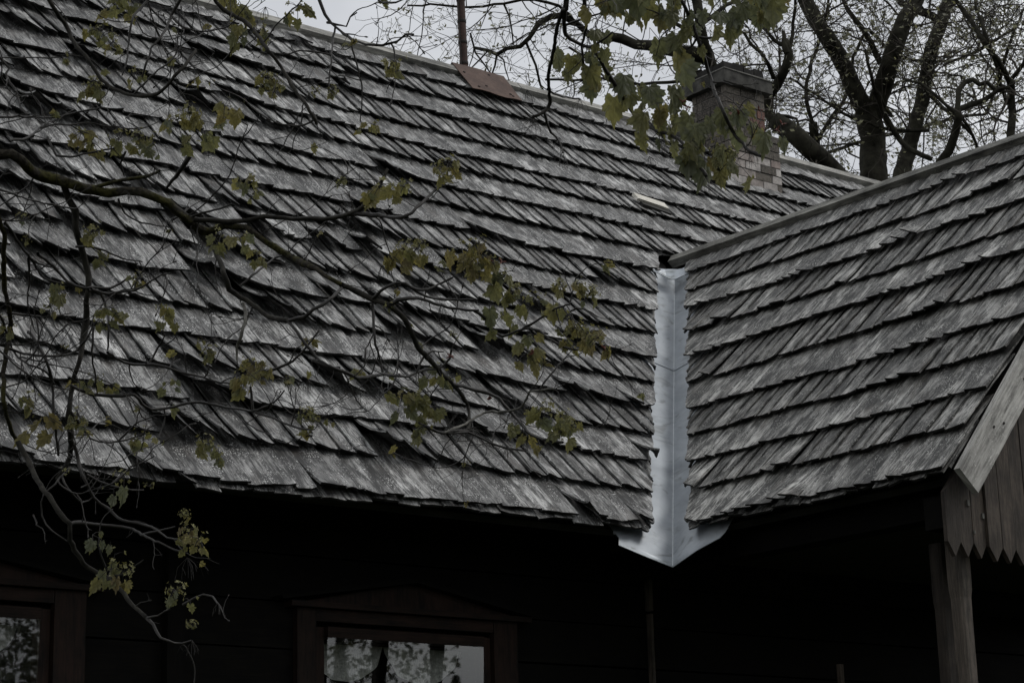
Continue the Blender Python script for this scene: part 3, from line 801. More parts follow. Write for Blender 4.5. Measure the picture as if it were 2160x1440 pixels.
def fdepth(x, y, base): return base + .55*noise.noise(Vector((x/420., y/420., base))) + .12*noise.noise(Vector((x/90., y/90., 3.)))
MOSSY = [  # (base depth, r0, r1 in px, moss?, [px points])
 (4.9, 13.5, 9.5, 1, [(-760,520),(-420,420),(-150,345),(0,325),(25,325),(45,338),(67,360),(90,374),(117,380),(150,387),(180,397),(205,402)]),
 (4.9, 9.5, 6.5, 1, [(205,402),(233,406),(267,403),(300,405),(333,417),(358,433),(385,455),(410,474),(440,492)]),
 (4.9, 7.5, 5, 1, [(440,492),(480,512),(520,482)]) if False else (4.9, 6.5, 4.5, 1, [(410,474),(436,488),(470,478),(520,482),(545,498),(567,513),(617,543),(665,567),(720,600)]),
 (4.9, 5.5, 4, 0, [(720,600),(755,616),(787,630),(823,643)]),
 (4.9, 4.2, 2.6, 0, [(823,643),(853,673),(868,700),(880,727),(900,752),(920,773),(940,797),(960,814),(976,835),(987,855),(990,880),(987,908)]),
 (4.9, 6, 3, 0, [(333,417),(365,438),(400,462),(440,464),(480,466),(517,466),(543,458),(600,460),(660,462),(720,456),(753,443),(780,424),(800,392),(817,357)]),
 (4.9, 3.2, 2, 0, [(700,460),(753,451),(800,455),(853,457),(880,437),(917,403),(938,388)]),
 (4.9, 3.2, 1.6, 0, [(823,643),(840,633),(865,629),(887,630),(920,640),(953,650),(985,654),(1010,655)]),
 (4.9, 3, 1.8, 0, [(787,630),(803,615),(820,603),(838,597),(853,597)]),
 (4.9, 2.4, 1.4, 0, [(853,597),(868,606),(890,613),(912,606),(935,595),(955,585)]),
 (4.9, 2.4, 1.6, 0, [(868,606),(900,625),(950,632),(1000,633)]),
 (4.9, 2.2, 1.4, 0, [(785,632),(788,670),(790,713),(797,740),(803,763),(808,785)]),
 (4.9, 2.6, 1.6, 0, [(660,760),(720,783),(763,797),(810,789),(860,794),(878,787),(893,780),(915,777),(933,773),(948,755),(952,738)]),
 (4.9, 1.8, 1., 0, [(878,787),(885,765),(897,748),(912,740),(935,742)]),
 (4.9, 3, 1.6, 0, [(953,810),(1000,820),(1030,830),(1053,840),(1087,880),(1113,910),(1133,923),(1160,928),(1187,933)]),
 (4.9, 2.4, 1.2, 2, [(933,912),(960,903),(987,890),(1020,871),(1050,868),(1080,866),(1100,857),(1110,842),(1117,827),(1140,823),(1170,820)]),
 (4.9, 2.2, 1.4, 0, [(893,897),(933,912),(987,912),(1020,927),(1050,940),(1073,945),(1110,950)]),
 (4.9, 2, 1.2, 0, [(987,908),(960,908),(930,912),(905,902),(880,890)]),
 (4.9, 2.4, 1.4, 0, [(1000,655),(1025,672),(1040,700),(1063,708),(1103,693),(1130,695),(1147,703),(1160,716)]),
 (4.9, 2.4, 1.4, 0, [(1160,716),(1200,735),(1232,738)]) , (4.9, 2, 1.2, 0, [(1103,693),(1140,672),(1175,650),(1205,640)]),
 (4.9, 1.6, 1., 0, [(1205,655),(1230,650),(1260,668)]),
 (4.9, 6.5, 4.2, 0, [(135,392),(147,420),(157,443),(160,480),(167,513),(178,540),(183,563),(185,613),(182,680),(175,725),(167,767),(156,800),(150,827),(147,880),(148,960),(138,992),(120,1012)]),
 (4.9, 3.5, 2, 0, [(400,330),(385,352),(372,372),(350,398)]), (4.9, 3, 1.8, 1, [(200,395),(240,384),(283,375),(310,372),(337,360)]),
 (4.9, 2.2, 1.2, 0, [(400,460),(430,448),(465,440),(490,430)]),
 (4.9, 4, 3.6, 0, [(400,462),(420,486),(440,510),(452,525),(460,540),(473,577),(478,595),(483,610),(520,633),(545,652),(567,667),(607,677)]),
 (4.9, 3, 2, 0, [(607,677),(640,668),(663,653),(695,632),(720,608)]), (4.9, 2.6, 1.8, 0, [(607,677),(633,710),(667,753),(690,768),(720,782)]),
 (4.9, 1.8, 1.1, 0, [(507,603),(527,587),(547,570),(583,543),(620,537)]),
 (4.9, 3, 1.8, 2, [(513,640),(518,660),(517,680),(508,708),(500,733),(500,760)]),
 (4.9, 2.2, 1.2, 0, [(547,790),(580,778),(617,763),(635,745),(650,727),(662,710),(673,697)]),
]
LEFTS = [
 (4.6, 4.2, 2.4, 0, [(-760,-150),(-300,-160),(40,-90),(103,0),(113,17),(140,57),(157,90),(187,127),(213,167),(253,193),(300,203),(333,197),(367,163),(387,143),(413,107)]),
 (4.6, 3, 1.6, 0, [(420,-150),(390,-40),(380,0),(360,33),(352,60),(335,82),(320,100),(310,133),(300,163)]),
 (4.6, 2.4, 1.2, 0, [(380,-130),(330,-30),(313,0),(283,33),(276,57),(270,90),(267,133),(257,160)]),
 (4.6, 4.2, 2.2, 0, [(430,-170),(440,-40),(457,7),(487,30),(513,43),(540,70),(567,107),(593,140),(620,187),(653,233),(668,262)]),
 (4.8, 2.8, 1.4, 0, [(640,-140),(665,-40),(673,0),(687,30),(697,47),(707,57),(720,67),(750,87),(780,94),(807,95),(825,92),(837,87),(857,73),(872,73)]),
 (4.8, 1.8, 1, 0, [(707,57),(703,80),(699,117),(695,160),(693,197)]), (4.8, 1.8, 1., 0, [(770,-60),(797,0),(815,6),(835,5),(860,-4)]), (4.8, 2, 1., 0, [(690,48),(720,54),(730,55),(740,37),(753,27)]),
 (4.6, 3, 1.8, 0, [(-760,-20),(-250,20),(0,120),(13,157),(30,187),(38,205),(43,227),(60,243)]),
 (4.6, 2.8, 1.4, 0, [(-760,300),(-200,270),(0,248),(60,247),(113,248),(160,238),(213,227)]), (4.6, 2, 1.2, 0, [(20,297),(60,290),(93,263),(120,252),(143,240)]),
 (4.7, 2, 1.1, 0, [(100,290),(110,312),(120,330),(147,332),(175,325),(200,320),(240,313),(258,300)]),
 (4.7, 4.6, 3.2, 1, [(-760,640),(-300,560),(-60,430),(5,480),(7,540),(10,613),(17,640),(22,700),(12,745),(7,790),(8,847),(20,897),(37,933),(53,960)]),
 (4.7, 2.2, 1.2, 0, [(10,470),(20,480),(43,517),(67,547),(95,560),(123,567)]), (4.7, 2, 1.1, 0, [(67,547),(80,570),(93,587),(130,597)]),
 (4.7, 2.8, 1.4, 0, [(80,535),(113,560),(128,577),(143,593),(160,603),(180,607),(233,607),(250,600),(267,590),(300,587)]),
 (4.7, 2.2, 1.1, 0, [(193,610),(215,617),(240,618),(283,613),(303,604),(320,593),(340,580),(360,577)]),
 (4.7, 2.4, 1.4, 0, [(187,613),(213,620),(222,638),(227,657),(229,700),(227,737)]),
 (4.7, 2.4, 1.4, 0, [(227,743),(250,757),(273,767),(333,770),(365,780),(393,787),(430,797),(465,806),(493,810)]), (4.7, 1.8, 1., 0, [(313,767),(333,735),(347,707),(342,690)]),
 (4.7, 2.6, 1.6, 0, [(150,813),(180,826),(207,833),(245,835),(283,833),(300,850),(320,863),(345,862),(367,857),(395,850),(423,847),(467,857),(500,862),(533,867)]),
 (4.7, 2.4, 1.3, 0, [(533,867),(573,880),(600,892),(627,903),(650,905)]), (4.7, 2, 1.1, 0, [(533,867),(560,858),(577,847),(590,836),(600,823)]), (4.7, 2.2, 1.6, 0, [(533,867),(531,845),(528,815)]),
 (4.7, 2.8, 1.6, 0, [(-80,700),(20,733),(43,743),(80,750),(115,750),(147,747),(162,738),(173,727),(187,708),(195,690)]),
 (4.7, 2.4, 1.8, 0, [(60,700),(85,735),(100,767),(107,790),(110,813),(113,880),(118,920),(123,960)]),
 (4.7, 2.2, 1.3, 0, [(-40,640),(0,667),(15,705),(33,747),(60,768),(93,780),(115,810)]),
 (4.7, 2, 1.1, 0, [(150,870),(167,893),(178,910),(190,923),(210,931),(233,933),(283,923),(300,915),(313,903)]),
 (4.7, 2, 1, 0, [(-60,690),(5,745),(60,790),(110,813),(150,822)]), (4.7, 1.8, 1, 0, [(197,690),(195,740),(200,790),(205,830)]),
 (4.7, 2, 1, 0, [(60,545),(62,600),(58,640),(70,690)]), (4.7, 1.6, .9, 0, [(265,320),(255,345),(262,372)]), (4.7, 1.7, .9, 0, [(250,420),(262,450),(300,470),(360,480)]),
 (4.7, 2, 1, 0, [(-60,380),(0,400),(60,420),(110,432),(155,440)]), (4.7, 1.7, .9, 0, [(160,520),(210,525),(260,545),(300,552)]), (4.7, 1.8, .9, 0, [(15,660),(60,665),(100,668),(150,660)]),
]
LOWS = [
 (4.5, 4, 3, 0, [(37,930),(53,960),(67,988),(80,1013),(102,1046),(123,1077),(137,1094),(147,1104),(150,1137),(158,1158),(170,1177),(183,1197),(205,1208),(227,1217),(253,1243),(277,1273),(310,1303)]),
 (4.5, 2.6, 1.3, 0, [(310,1303),(322,1315),(330,1333),(340,1344),(353,1350),(383,1356),(405,1350)]),
 (4.5, 2.8, 1.6, 0, [(147,1104),(173,1102),(213,1107),(240,1109),(260,1110),(282,1116),(300,1127),(333,1143),(357,1153),(380,1162)]),
 (4.5, 2.8, 1.4, 0, [(157,940),(165,970),(173,1000),(185,1024),(197,1047),(210,1062),(227,1073),(243,1087),(260,1097),(290,1103),(310,1108),(330,1117),(353,1133),(377,1137)]),
 (4.5, 1.8, 1.1, 0, [(300,1127),(335,1119),(370,1110)]), (4.5, 1.8, 1.1, 0, [(310,1302),(333,1297),(360,1283)]), (4.5, 1.7, .9, 0, [(385,1275),(410,1262),(430,1253),(448,1258),(462,1274)]),
 (4.5, 1.8, .9, 0, [(227,1217),(250,1213),(267,1207),(288,1192),(303,1180)]), (4.5, 1.7, 1., 0, [(222,1195),(213,1170),(207,1147),(213,1127)]),
 (4.5, 1.9, 1.1, 0, [(130,1003),(136,1018),(143,1030),(158,1047),(173,1058),(188,1056),(197,1047)]), (4.5, 1.9, 1.1, 0, [(183,1000),(210,1014),(233,1023),(265,1030),(303,1033)]),
 (4.5, 1.7, 1, 0, [(150,985),(115,1020),(95,1040),(87,1060),(90,1087),(98,1105),(110,1120),(126,1130),(143,1142)]), (4.5, 1.4, .8, 0, [(70,1085),(78,1100),(76,1108),(90,1115)]),
 (4.5, 1.5, .8, 0, [(205,1032),(235,1020),(275,985),(300,975),(325,962)]), (4.5, 1.5, .8, 0, [(170,1028),(190,1018),(205,995)]),
]
RIGHTS = [
 (5.3, 4, 2.6, 0, [(-760,-700),(-100,-760),(500,-620),(950,-380),(1150,-160),(1197,0),(1188,22),(1180,43),(1172,78),(1167,110),(1160,140),(1157,160),(1158,190),(1160,217),(1147,237),(1123,247)]),
 (5.3, 2.2, 1.2, 0, [(1147,237),(1155,258),(1163,280),(1173,290),(1182,303),(1187,323)]),
 (5.3, 3.6, 2.2, 0, [(1150,-160),(1190,-50),(1193,0),(1191,30),(1190,57),(1194,72),(1203,82),(1218,91),(1233,97),(1247,100),(1262,118),(1273,140),(1293,173),(1308,196),(1323,220),(1335,237),(1347,250),(1365,264),(1387,277),(1412,284),(1440,300),(1456,330),(1475,352),(1490,372)]),
 (5.3, 3, 1.8, 0, [(1180,-120),(1232,-30),(1233,0),(1236,25),(1237,50),(1233,75),(1227,97),(1228,118),(1231,140),(1237,158),(1243,175)]),
 (5.3, 3.8, 2.2, 0, [(950,-380),(1250,-260),(1390,-100),(1425,-30),(1440,7),(1452,30),(1462,52),(1473,87),(1480,108),(1487,127),(1493,148),(1500,167),(1506,188),(1513,207),(1523,230),(1533,253),(1543,272),(1553,290),(1567,304),(1582,318),(1605,330)]),
 (5.3, 2, 1.1, 0, [(1467,78),(1490,80),(1507,80),(1525,78),(1545,80)]), (5.3, 1.6, .8, 0, [(1500,172),(1512,175),(1525,172),(1545,180)]),
 (5.3, 2, 1.2, 0, [(1247,98),(1265,88),(1280,78),(1292,68)]), (5.3, 2, 1.1, 0, [(1190,55),(1215,45),(1245,35),(1285,25)]), (5.3, 2.6, 1.8, 0, [(1416,-60),(1418,0),(1420,30),(1422,60)]),
 (5.3, 2.2, 1.2, 0, [(1155,188),(1175,200),(1200,206),(1222,208)]), (5.3, 2.2, 1.2, 0, [(1560,-80),(1590,0),(1605,18),(1620,28)]), (5.3, 2, 1, 0, [(1350,250),(1375,262),(1395,285)]),
 (5.3, 2, 1, 0, [(1470,80),(1462,95),(1450,104)]),
]
# clusters: x, y, leaf px, leaves, tone 0 green..1 bronze, florets
CL_L = [(250,22,38,4,.5,5),(274,14,34,2,.4,2),(215,84,34,4,.4,7),(238,104,28,3,.5,5),(198,200,36,5,.5,9),(285,172,30,2,.3,3),(628,38,42,4,.4,3),(490,88,46,3,.3,2),
 (508,40,40,4,.35,2),(490,14,44,3,.5,0),(555,76,34,3,.5,2),(568,186,34,5,.5,9),(585,200,26,3,.6,4),(832,150,36,4,.65,3),(172,303,38,4,.95,3),(196,322,34,3,.8,1),(250,318,42,2,.4,5),(295,308,32,3,.5,10),
 (325,330,44,2,.25,2),(372,282,50,3,.3,6),(400,262,40,3,.7,9),(474,252,48,2,.75,1),(418,306,50,2,.15,1),(520,400,38,4,.5,3),(535,425,30,2,.4,1),(700,205,20,2,.5,8),(665,205,18,1,.5,7),(788,278,26,3,.7,1),
 (806,418,52,2,.6,3),(852,424,52,2,.7,2),(945,366,34,5,.8,8),(925,375,30,2,.6,3),(470,515,40,4,.5,2),(505,520,30,3,.4,2),(540,548,28,4,.5,2),(196,508,34,4,.5,8),(215,550,26,2,.3,5),(118,632,40,3,.35,2),(245,682,36,2,.5,3),
 (212,690,26,2,.4,3),(345,676,38,4,.45,3),(368,690,28,1,.5,0),(285,600,24,3,.6,4),(195,815,32,3,.35,3),(235,825,24,2,.3,1),(358,822,26,3,.25,1),(535,790,40,5,.8,6),(520,820,38,4,.7,5),(555,800,32,3,.8,5),(440,760,30,2,.6,5),
 (645,885,24,2,.3,12),(665,895,18,2,.4,6),(62,858,34,3,.35,3),(86,915,52,2,.95,1),(298,940,36,3,.35,2),(430,955,36,4,.4,6),(460,975,34,3,.4,3),(165,895,30,3,.4,4),(15,700,30,2,.5,4),(48,470,22,1,.2,6),(55,515,18,1,.2,4),(105,660,24,2,.6,2)]
CL_M = [(853,552,42,4,.85,5),(880,545,36,3,.6,7),(832,565,38,2,.9,1),(890,525,20,1,.5,8),(975,555,50,3,.85,4),(1000,540,40,4,.8,4),(1020,570,44,3,.85,3),(1040,580,44,2,.75,3),(990,590,46,2,.7,2),(1008,530,30,2,.8,2),
 (1035,665,66,1,.0,1),(1065,610,48,2,.3,2),(1075,640,40,2,.3,7),(1060,690,44,2,.4,0),(1090,620,20,0,.5,9),(1165,655,50,1,.45,1),(1180,668,50,1,.7,0),(1128,655,40,2,.3,3),(1180,615,26,3,.7,9),(1215,615,26,3,.65,4),(1245,635,28,2,.4,12),
 (1195,690,42,3,.5,1),(1215,715,42,4,.75,7),(1240,725,40,3,.85,5),(1262,735,40,2,.9,2),(1190,740,38,2,.5,0),(1118,735,44,2,.35,0),(1110,770,42,3,.5,1),(1095,745,30,1,.7,0),(955,715,10,0,.3,9),(820,655,18,1,.3,9),
 (920,800,42,2,.35,1),(945,815,34,2,.45,2),(850,868,52,3,.3,1),(880,860,44,3,.35,5),(905,880,40,3,.45,4),(895,920,36,3,.4,3),(1100,915,42,2,.45,0),(1155,890,46,3,.35,9),(1185,905,42,4,.45,8),(1205,920,38,3,.5,6),(1175,935,34,2,.3,3)]
CL_D = [(262,1045,70,1,.1,3),(240,1060,50,1,.2,1),(195,1148,34,2,.2,0),(233,1160,30,1,.2,0),(390,1095,16,2,.7,14),(400,1140,38,4,.95,5),(420,1155,32,3,.9,3),(385,1160,28,2,.4,1),(243,1200,56,1,.2,1),(235,1225,44,2,.5,2),(262,1230,40,2,.8,6),
 (372,1265,34,2,.3,9),(400,1285,36,1,.2,1),(405,1325,14,2,.2,13),(313,1030,8,0,.2,7),(138,1000,8,0,.2,5)]
CL_R = [(1395,100,66,1,.35,0),(1455,100,60,2,.35,0),(1480,110,50,1,.3,0),(1205,135,56,2,.1,0),(1200,160,64,1,.35,0),(1225,125,52,2,.3,1),(1285,188,78,2,.05,0),(1300,225,70,1,.35,0),(1322,220,56,2,.35,0),(1262,185,54,1,.7,0),(1262,100,46,2,.1,0),(1275,115,44,1,.1,0),
 (1250,150,44,2,.0,0),(1345,20,62,2,.6,2),(1290,35,50,3,.5,0),(1370,30,60,2,.5,0),(1260,15,56,3,.3,0),(1320,-10,64,3,.3,0),(1400,-5,60,2,.35,0),(1430,25,54,2,.3,0),(1455,40,46,1,.1,0),(1484,65,54,2,.35,0),(1445,80,44,2,.3,0),
 (1395,185,78,2,.0,1),(1420,215,54,2,.1,2),(1385,255,62,2,.35,0),(1405,240,50,2,.65,1),(1350,215,48,2,.2,0),(1440,265,54,2,.3,0),(1370,285,50,2,.45,0),(1410,285,50,1,.35,0),(1520,40,60,1,.05,0),(1575,20,58,4,.35,3),(1590,50,66,2,.2,0),(1560,60,50,2,.35,0),
 (1605,5,54,3,.55,0),(1550,0,50,3,.3,0),(1500,0,44,1,.3,0),(1652,0,40,1,.9,0),(1600,40,40,1,.9,0),(1500,270,74,1,.35,0),(1485,300,60,2,.1,0),(1462,285,66,1,.0,0),(1515,285,50,2,.1,0),(1540,262,50,2,.1,2),(1580,262,54,2,.35,0),(1555,290,60,1,.05,0),
 (1480,330,72,2,.05,1),(1508,340,52,3,.3,2),(1465,345,42,2,.55,0),(1620,300,80,1,.2,0),(1645,305,70,1,.35,0),(1545,375,60,2,.35,1),(1530,345,46,3,.3,4),(1520,380,46,1,.3,0),(1602,290,44,1,.8,0),(1420,310,44,1,.4,0),(1390,305,44,1,.3,0)]
STALKS = [(1123,247,46),(1187,315,44),(1180,290,40),(1112,190,30),(1224,208,42),(1395,285,46),(1490,372,44),(1580,318,40),(1545,80,40),(1600,40,46),(550,60,36),(560,15,34),(660,235,30),(395,1175,46),(460,1270,26),(405,1350,30),(1070,940,34),(930,640,40),(240,255,40),(395,590,40),
          (420,610,36),(1113,838,40),(265,400,34),(325,350,30),(805,560,30),(650,800,26),(905,745,20),(720,430,24),(1170,820,24),(330,560,30),(1290,240,40),(1370,330,30)]
brs = {}
def wig(pts, amp, R):
    o = [pts[0]]
    for i, p in enumerate(pts[1:-1]): o.append(p+Vector((R.gauss(0, amp), R.gauss(0, amp), R.gauss(0, amp))))
    return o+[pts[-1]]
TIPS = []
def twiglet(B, p, d, L, r, R, depth=0, mi=0):
    pts = [p]; n = max(3, int(L/.012)); q = p.copy(); d = d.normalized(); bend = Vector((R.gauss(0, .10), R.gauss(0, .10), R.gauss(.02, .10)))
    for i in range(n):
        d = (d+bend+Vector((R.gauss(0, .16), R.gauss(0, .16), R.gauss(0, .16)))).normalized(); q = q+d*L/n; pts.append(q)
        if depth < 1 and R.random() < (.22 if depth == 0 else .14) and i > 0:
            twiglet(B, q, d+Vector((R.gauss(0, .8), R.gauss(0, .8), R.gauss(0, .8))), L*R.uniform(.25, .6), r*.7, R, depth+1, mi)
    if depth < 1 and L > .09 and R.random() < .35: TIPS.append(q.copy())
    B.tube(pts, [r*(1-.5*i/n)*(1.25 if R.random() < .15 else 1) for i in range(n+1)], 4, .3, mi=mi)
    if R.random() < .5: B.tube([q, q+d*r*4, q+d*r*7], [r*.5, r*1.5, r*.4], 4, .3, mi=mi)     # bud
def maple_part(lst, seed, dens):
    R = random.Random(seed)
    for bi, (dp, ra, rb, kind, pts) in enumerate(lst):
        raw = [at(x, y, fdepth(x, y, dp)) for x, y in pts]
        path = smooth_path(raw, .022 if ra > 5 else .016); path = wig(path, .0009 if ra < 5 else .0016, R)
        n = len(path); B = Bag(); rr = []
        for i in range(n):
            k = i/(n-1); w = (ra+(rb-ra)*k)*(1.5 if ra < 5.5 else 1.12)
            rr.append(w/4400*dp*(1+.22*noise.noise(path[i]*22))*(1.18 if R.random() < .07 else 1)*(1. if len(pts) else 1))
        B.tube(path, rr, 9 if ra > 5 else 6, .3, .55 if ra > 5 else .15, mi=0)
        for i in range(2, n-1):
            x_ = (path[i]-CAM).dot(fw); px_ = 1080+F*(path[i]-CAM).dot(rt)/x_; py_ = 720-F*(path[i]-CAM).dot(up)/x_
            if px_ < -120 or py_ < -120 or px_ > 2250: continue
            if R.random() < dens*(path[i]-path[i-1]).length*(1.2 if ra < 5 else .8):
                t = (path[i]-path[i-1]).normalized(); s_ = t.cross(toC).normalized()*(1 if R.random() < .5 else -1)
                d = t*R.uniform(.2, 1.)+s_*R.uniform(.5, 1.2)+Vector((R.gauss(0, .2), R.gauss(0, .2), R.gauss(-.05, .3)))
                lg = R.random() < .28; twiglet(B, path[i], d, R.uniform(.14, .34) if lg else R.uniform(.03, .115), R.uniform(.0015, .0024) if lg else R.uniform(.0010, .0018), R, -1 if lg else 0, 1)
        if kind != 0 or bi % 3 == 0: twiglet(B, path[-1], path[-1]-path[-3], R.uniform(.03, .07), .0012, R, 0, 1)
        m0 = MMOSS if kind == 1 else (MGTWIG if kind == 2 else (MTWIG if ra < 4 else MBARK))
        o = B.build('branch', [m0, MTWIG], None, True); adopt(o, maple)
        if ra > 9: o['label'] = 'thick mossy green limb'
def clusters(lst, dp, seed, spread, droop, xn=2, sm=.86):
    R = random.Random(seed)
    for (x, y, sz, n, tone, nf) in lst:
        if dp == 4.9: d0 = fdepth(x, y, 4.9)
        else: d0 = fdepth(x, y, dp)
        P0 = at(x, y-sz*.25, d0-.01); s0 = sz/4400*d0
        B = Bag()
        for i in range(n+(xn if n > 1 else 0)):
            ang = R.uniform(-1.2, 1.2) if n > 1 else R.uniform(-.3, .3)
            side = rt*sin(ang)*spread + Vector((0, 0, -1))*(droop+.3*cos(ang)) + fw*R.gauss(0, .35)
            size = s0*R.uniform(.72, 1.1)
            off = (rt*R.uniform(-.6, .6)+up*R.uniform(-.4, .5)+fw*R.uniform(-.6, .6))*s0*(1 if n > 1 else .15)
            base = P0+off
            if n > 0:
                B.tube([P0+up*s0*.35, P0.lerp(base, .5)+up*s0*.25, base], [.0009, .0008, .0008], 4, .3, mi=1)
            nr = toC*R.choice([1, 1, -1])+rt*R.gauss(0, .55)+Vector((0, 0, R.uniform(-.1, .8)))
            leaf(B, base, side, nr, size*sm*R.choice((1., 1., .7)), min(.99, max(0.01, tone*.62+R.gauss(0, .12))), R, R.uniform(.35, 1.2) if sz < 46 else R.uniform(.25, 1.0), 0, R.uniform(.5, .9))
        if n > 0:
            o = B.build('leaf_cluster', [MLEAF, MTWIG], None, True); adopt(o, maple)
        if nf:
            Bf = Bag(); blossom(Bf, P0+up*s0*.3, max(.016, min(.030, s0*.8)), int(nf*2.6), R, 1)
            if n == 0:
                f_ = Bf.build('blossom', [MBLOS, MTWIG]); adopt(f_, maple)
            else:
                f_ = Bf.build('blossom', [MBLOS, MTWIG]); f_.parent = o; f_.matrix_parent_inverse = Matrix.Identity(4)
maple_part(MOSSY, 1, 8.5); maple_part(LEFTS, 2, 10.5); maple_part(LOWS, 3, 3.5); maple_part(RIGHTS, 4, 3.0)
clusters(CL_L, 4.7, 5, .8, .45); clusters(CL_M, 4.9, 6, .7, .6); clusters(CL_D, 4.5, 7, .7, .6); clusters(CL_R, 5.3, 8, .5, .95, 1, .98)
R = random.Random(77); B = Bag(); R.shuffle(TIPS)
for p in TIPS[:300]:
    for k in range(R.randint(1, 3)):
        leaf(B, p+Vector((R.gauss(0, .006), R.gauss(0, .006), R.gauss(0, .006))), Vector((R.gauss(0, .7), R.gauss(0, .7), -.5)), toC+Vector((R.gauss(0, .7), 0, R.gauss(0, .7))), R.uniform(.013, .034), R.uniform(.1, .6), R, R.uniform(.5, 1.3), 0, R.uniform(.4, .8))
    if R.random() < .5: blossom(B, p, .012, 7, R, 1)
o = B.build('small_leaf_tufts', [MLEAF, MTWIG]); adopt(o, maple); o['kind'] = 'stuff'
# the maple's main crown, overhead and to the left of the viewer
B = Bag(); R = random.Random(78)
for _ in range(9000):
    a = R.uniform(0, 6.28); q = sqrt(R.random()); p = Vector((-.6+3.6*q*cos(a), 2.6+3.4*q*sin(a), R.uniform(4.6, 8.2)))
    dd = (p-CAM).dot(fw); yy = (p-CAM).dot(up)
    if dd > 0 and yy/dd < .27: continue
    if noise.noise(p*.9) < -.2: continue
    u = Vector((R.gauss(0, 1), R.gauss(0, 1), R.gauss(0, .5))).normalized(); v = u.orthogonal().normalized(); e = R.uniform(.03, .065)
    B.add([p-u*e, p+v*e*.8, p+u*e, p-v*e*.8], [(0, 1, 2, 3)], None, R.uniform(.2, .9))
o = B.build('crown', MLEAF); adopt(o, maple)
R = random.Random(12)
for (x, y, L) in STALKS:
    dp = 5.3 if x > 1100 and y < 420 else (4.5 if y > 1000 else 4.8); B = Bag(); p = at(x, y, fdepth(x, y, dp)); Lm = L/4400*dp
    for k in range(R.randint(6, 9)):
        dx = R.gauss(0, .33); q = p+rt*dx*Lm+fw*R.gauss(0, .2)*Lm-up*Lm*R.uniform(.6, 1.1)
        m_ = p.lerp(q, .45)+rt*dx*Lm*.35
        B.tube([p, m_, q], [.0006, .0005, .0004], 3, .2)
        if R.random() < .7: B.tube([m_, m_.lerp(q, .6)+rt*R.gauss(0, .12)*Lm], [.0004, .0004], 3, .2)
    o = B.build('dry_stalks', MTWIG); adopt(o, maple)
B = Bag()
for (x, y) in ((950,750),(1035,548),(1058,553),(1640,275),(1560,238),(1585,236),(1600,232),(1125,745),(1030,843),(1275,735),(1450,225),(1440,215),(1650,262)):
    p = at(x, y, fdepth(x, y, 5.3 if y < 420 else 4.9)-.02)
    for k in range(4):
        d = Vector((R.gauss(0, 1), R.gauss(0, 1), R.gauss(.3, .8))).normalized(); B.tube([p, p+d*.006, p+d*.013], [.0012, .0022, .0005], 5, .3)
o = B.build('red_bud_scales', MSEAL); adopt(o, maple)

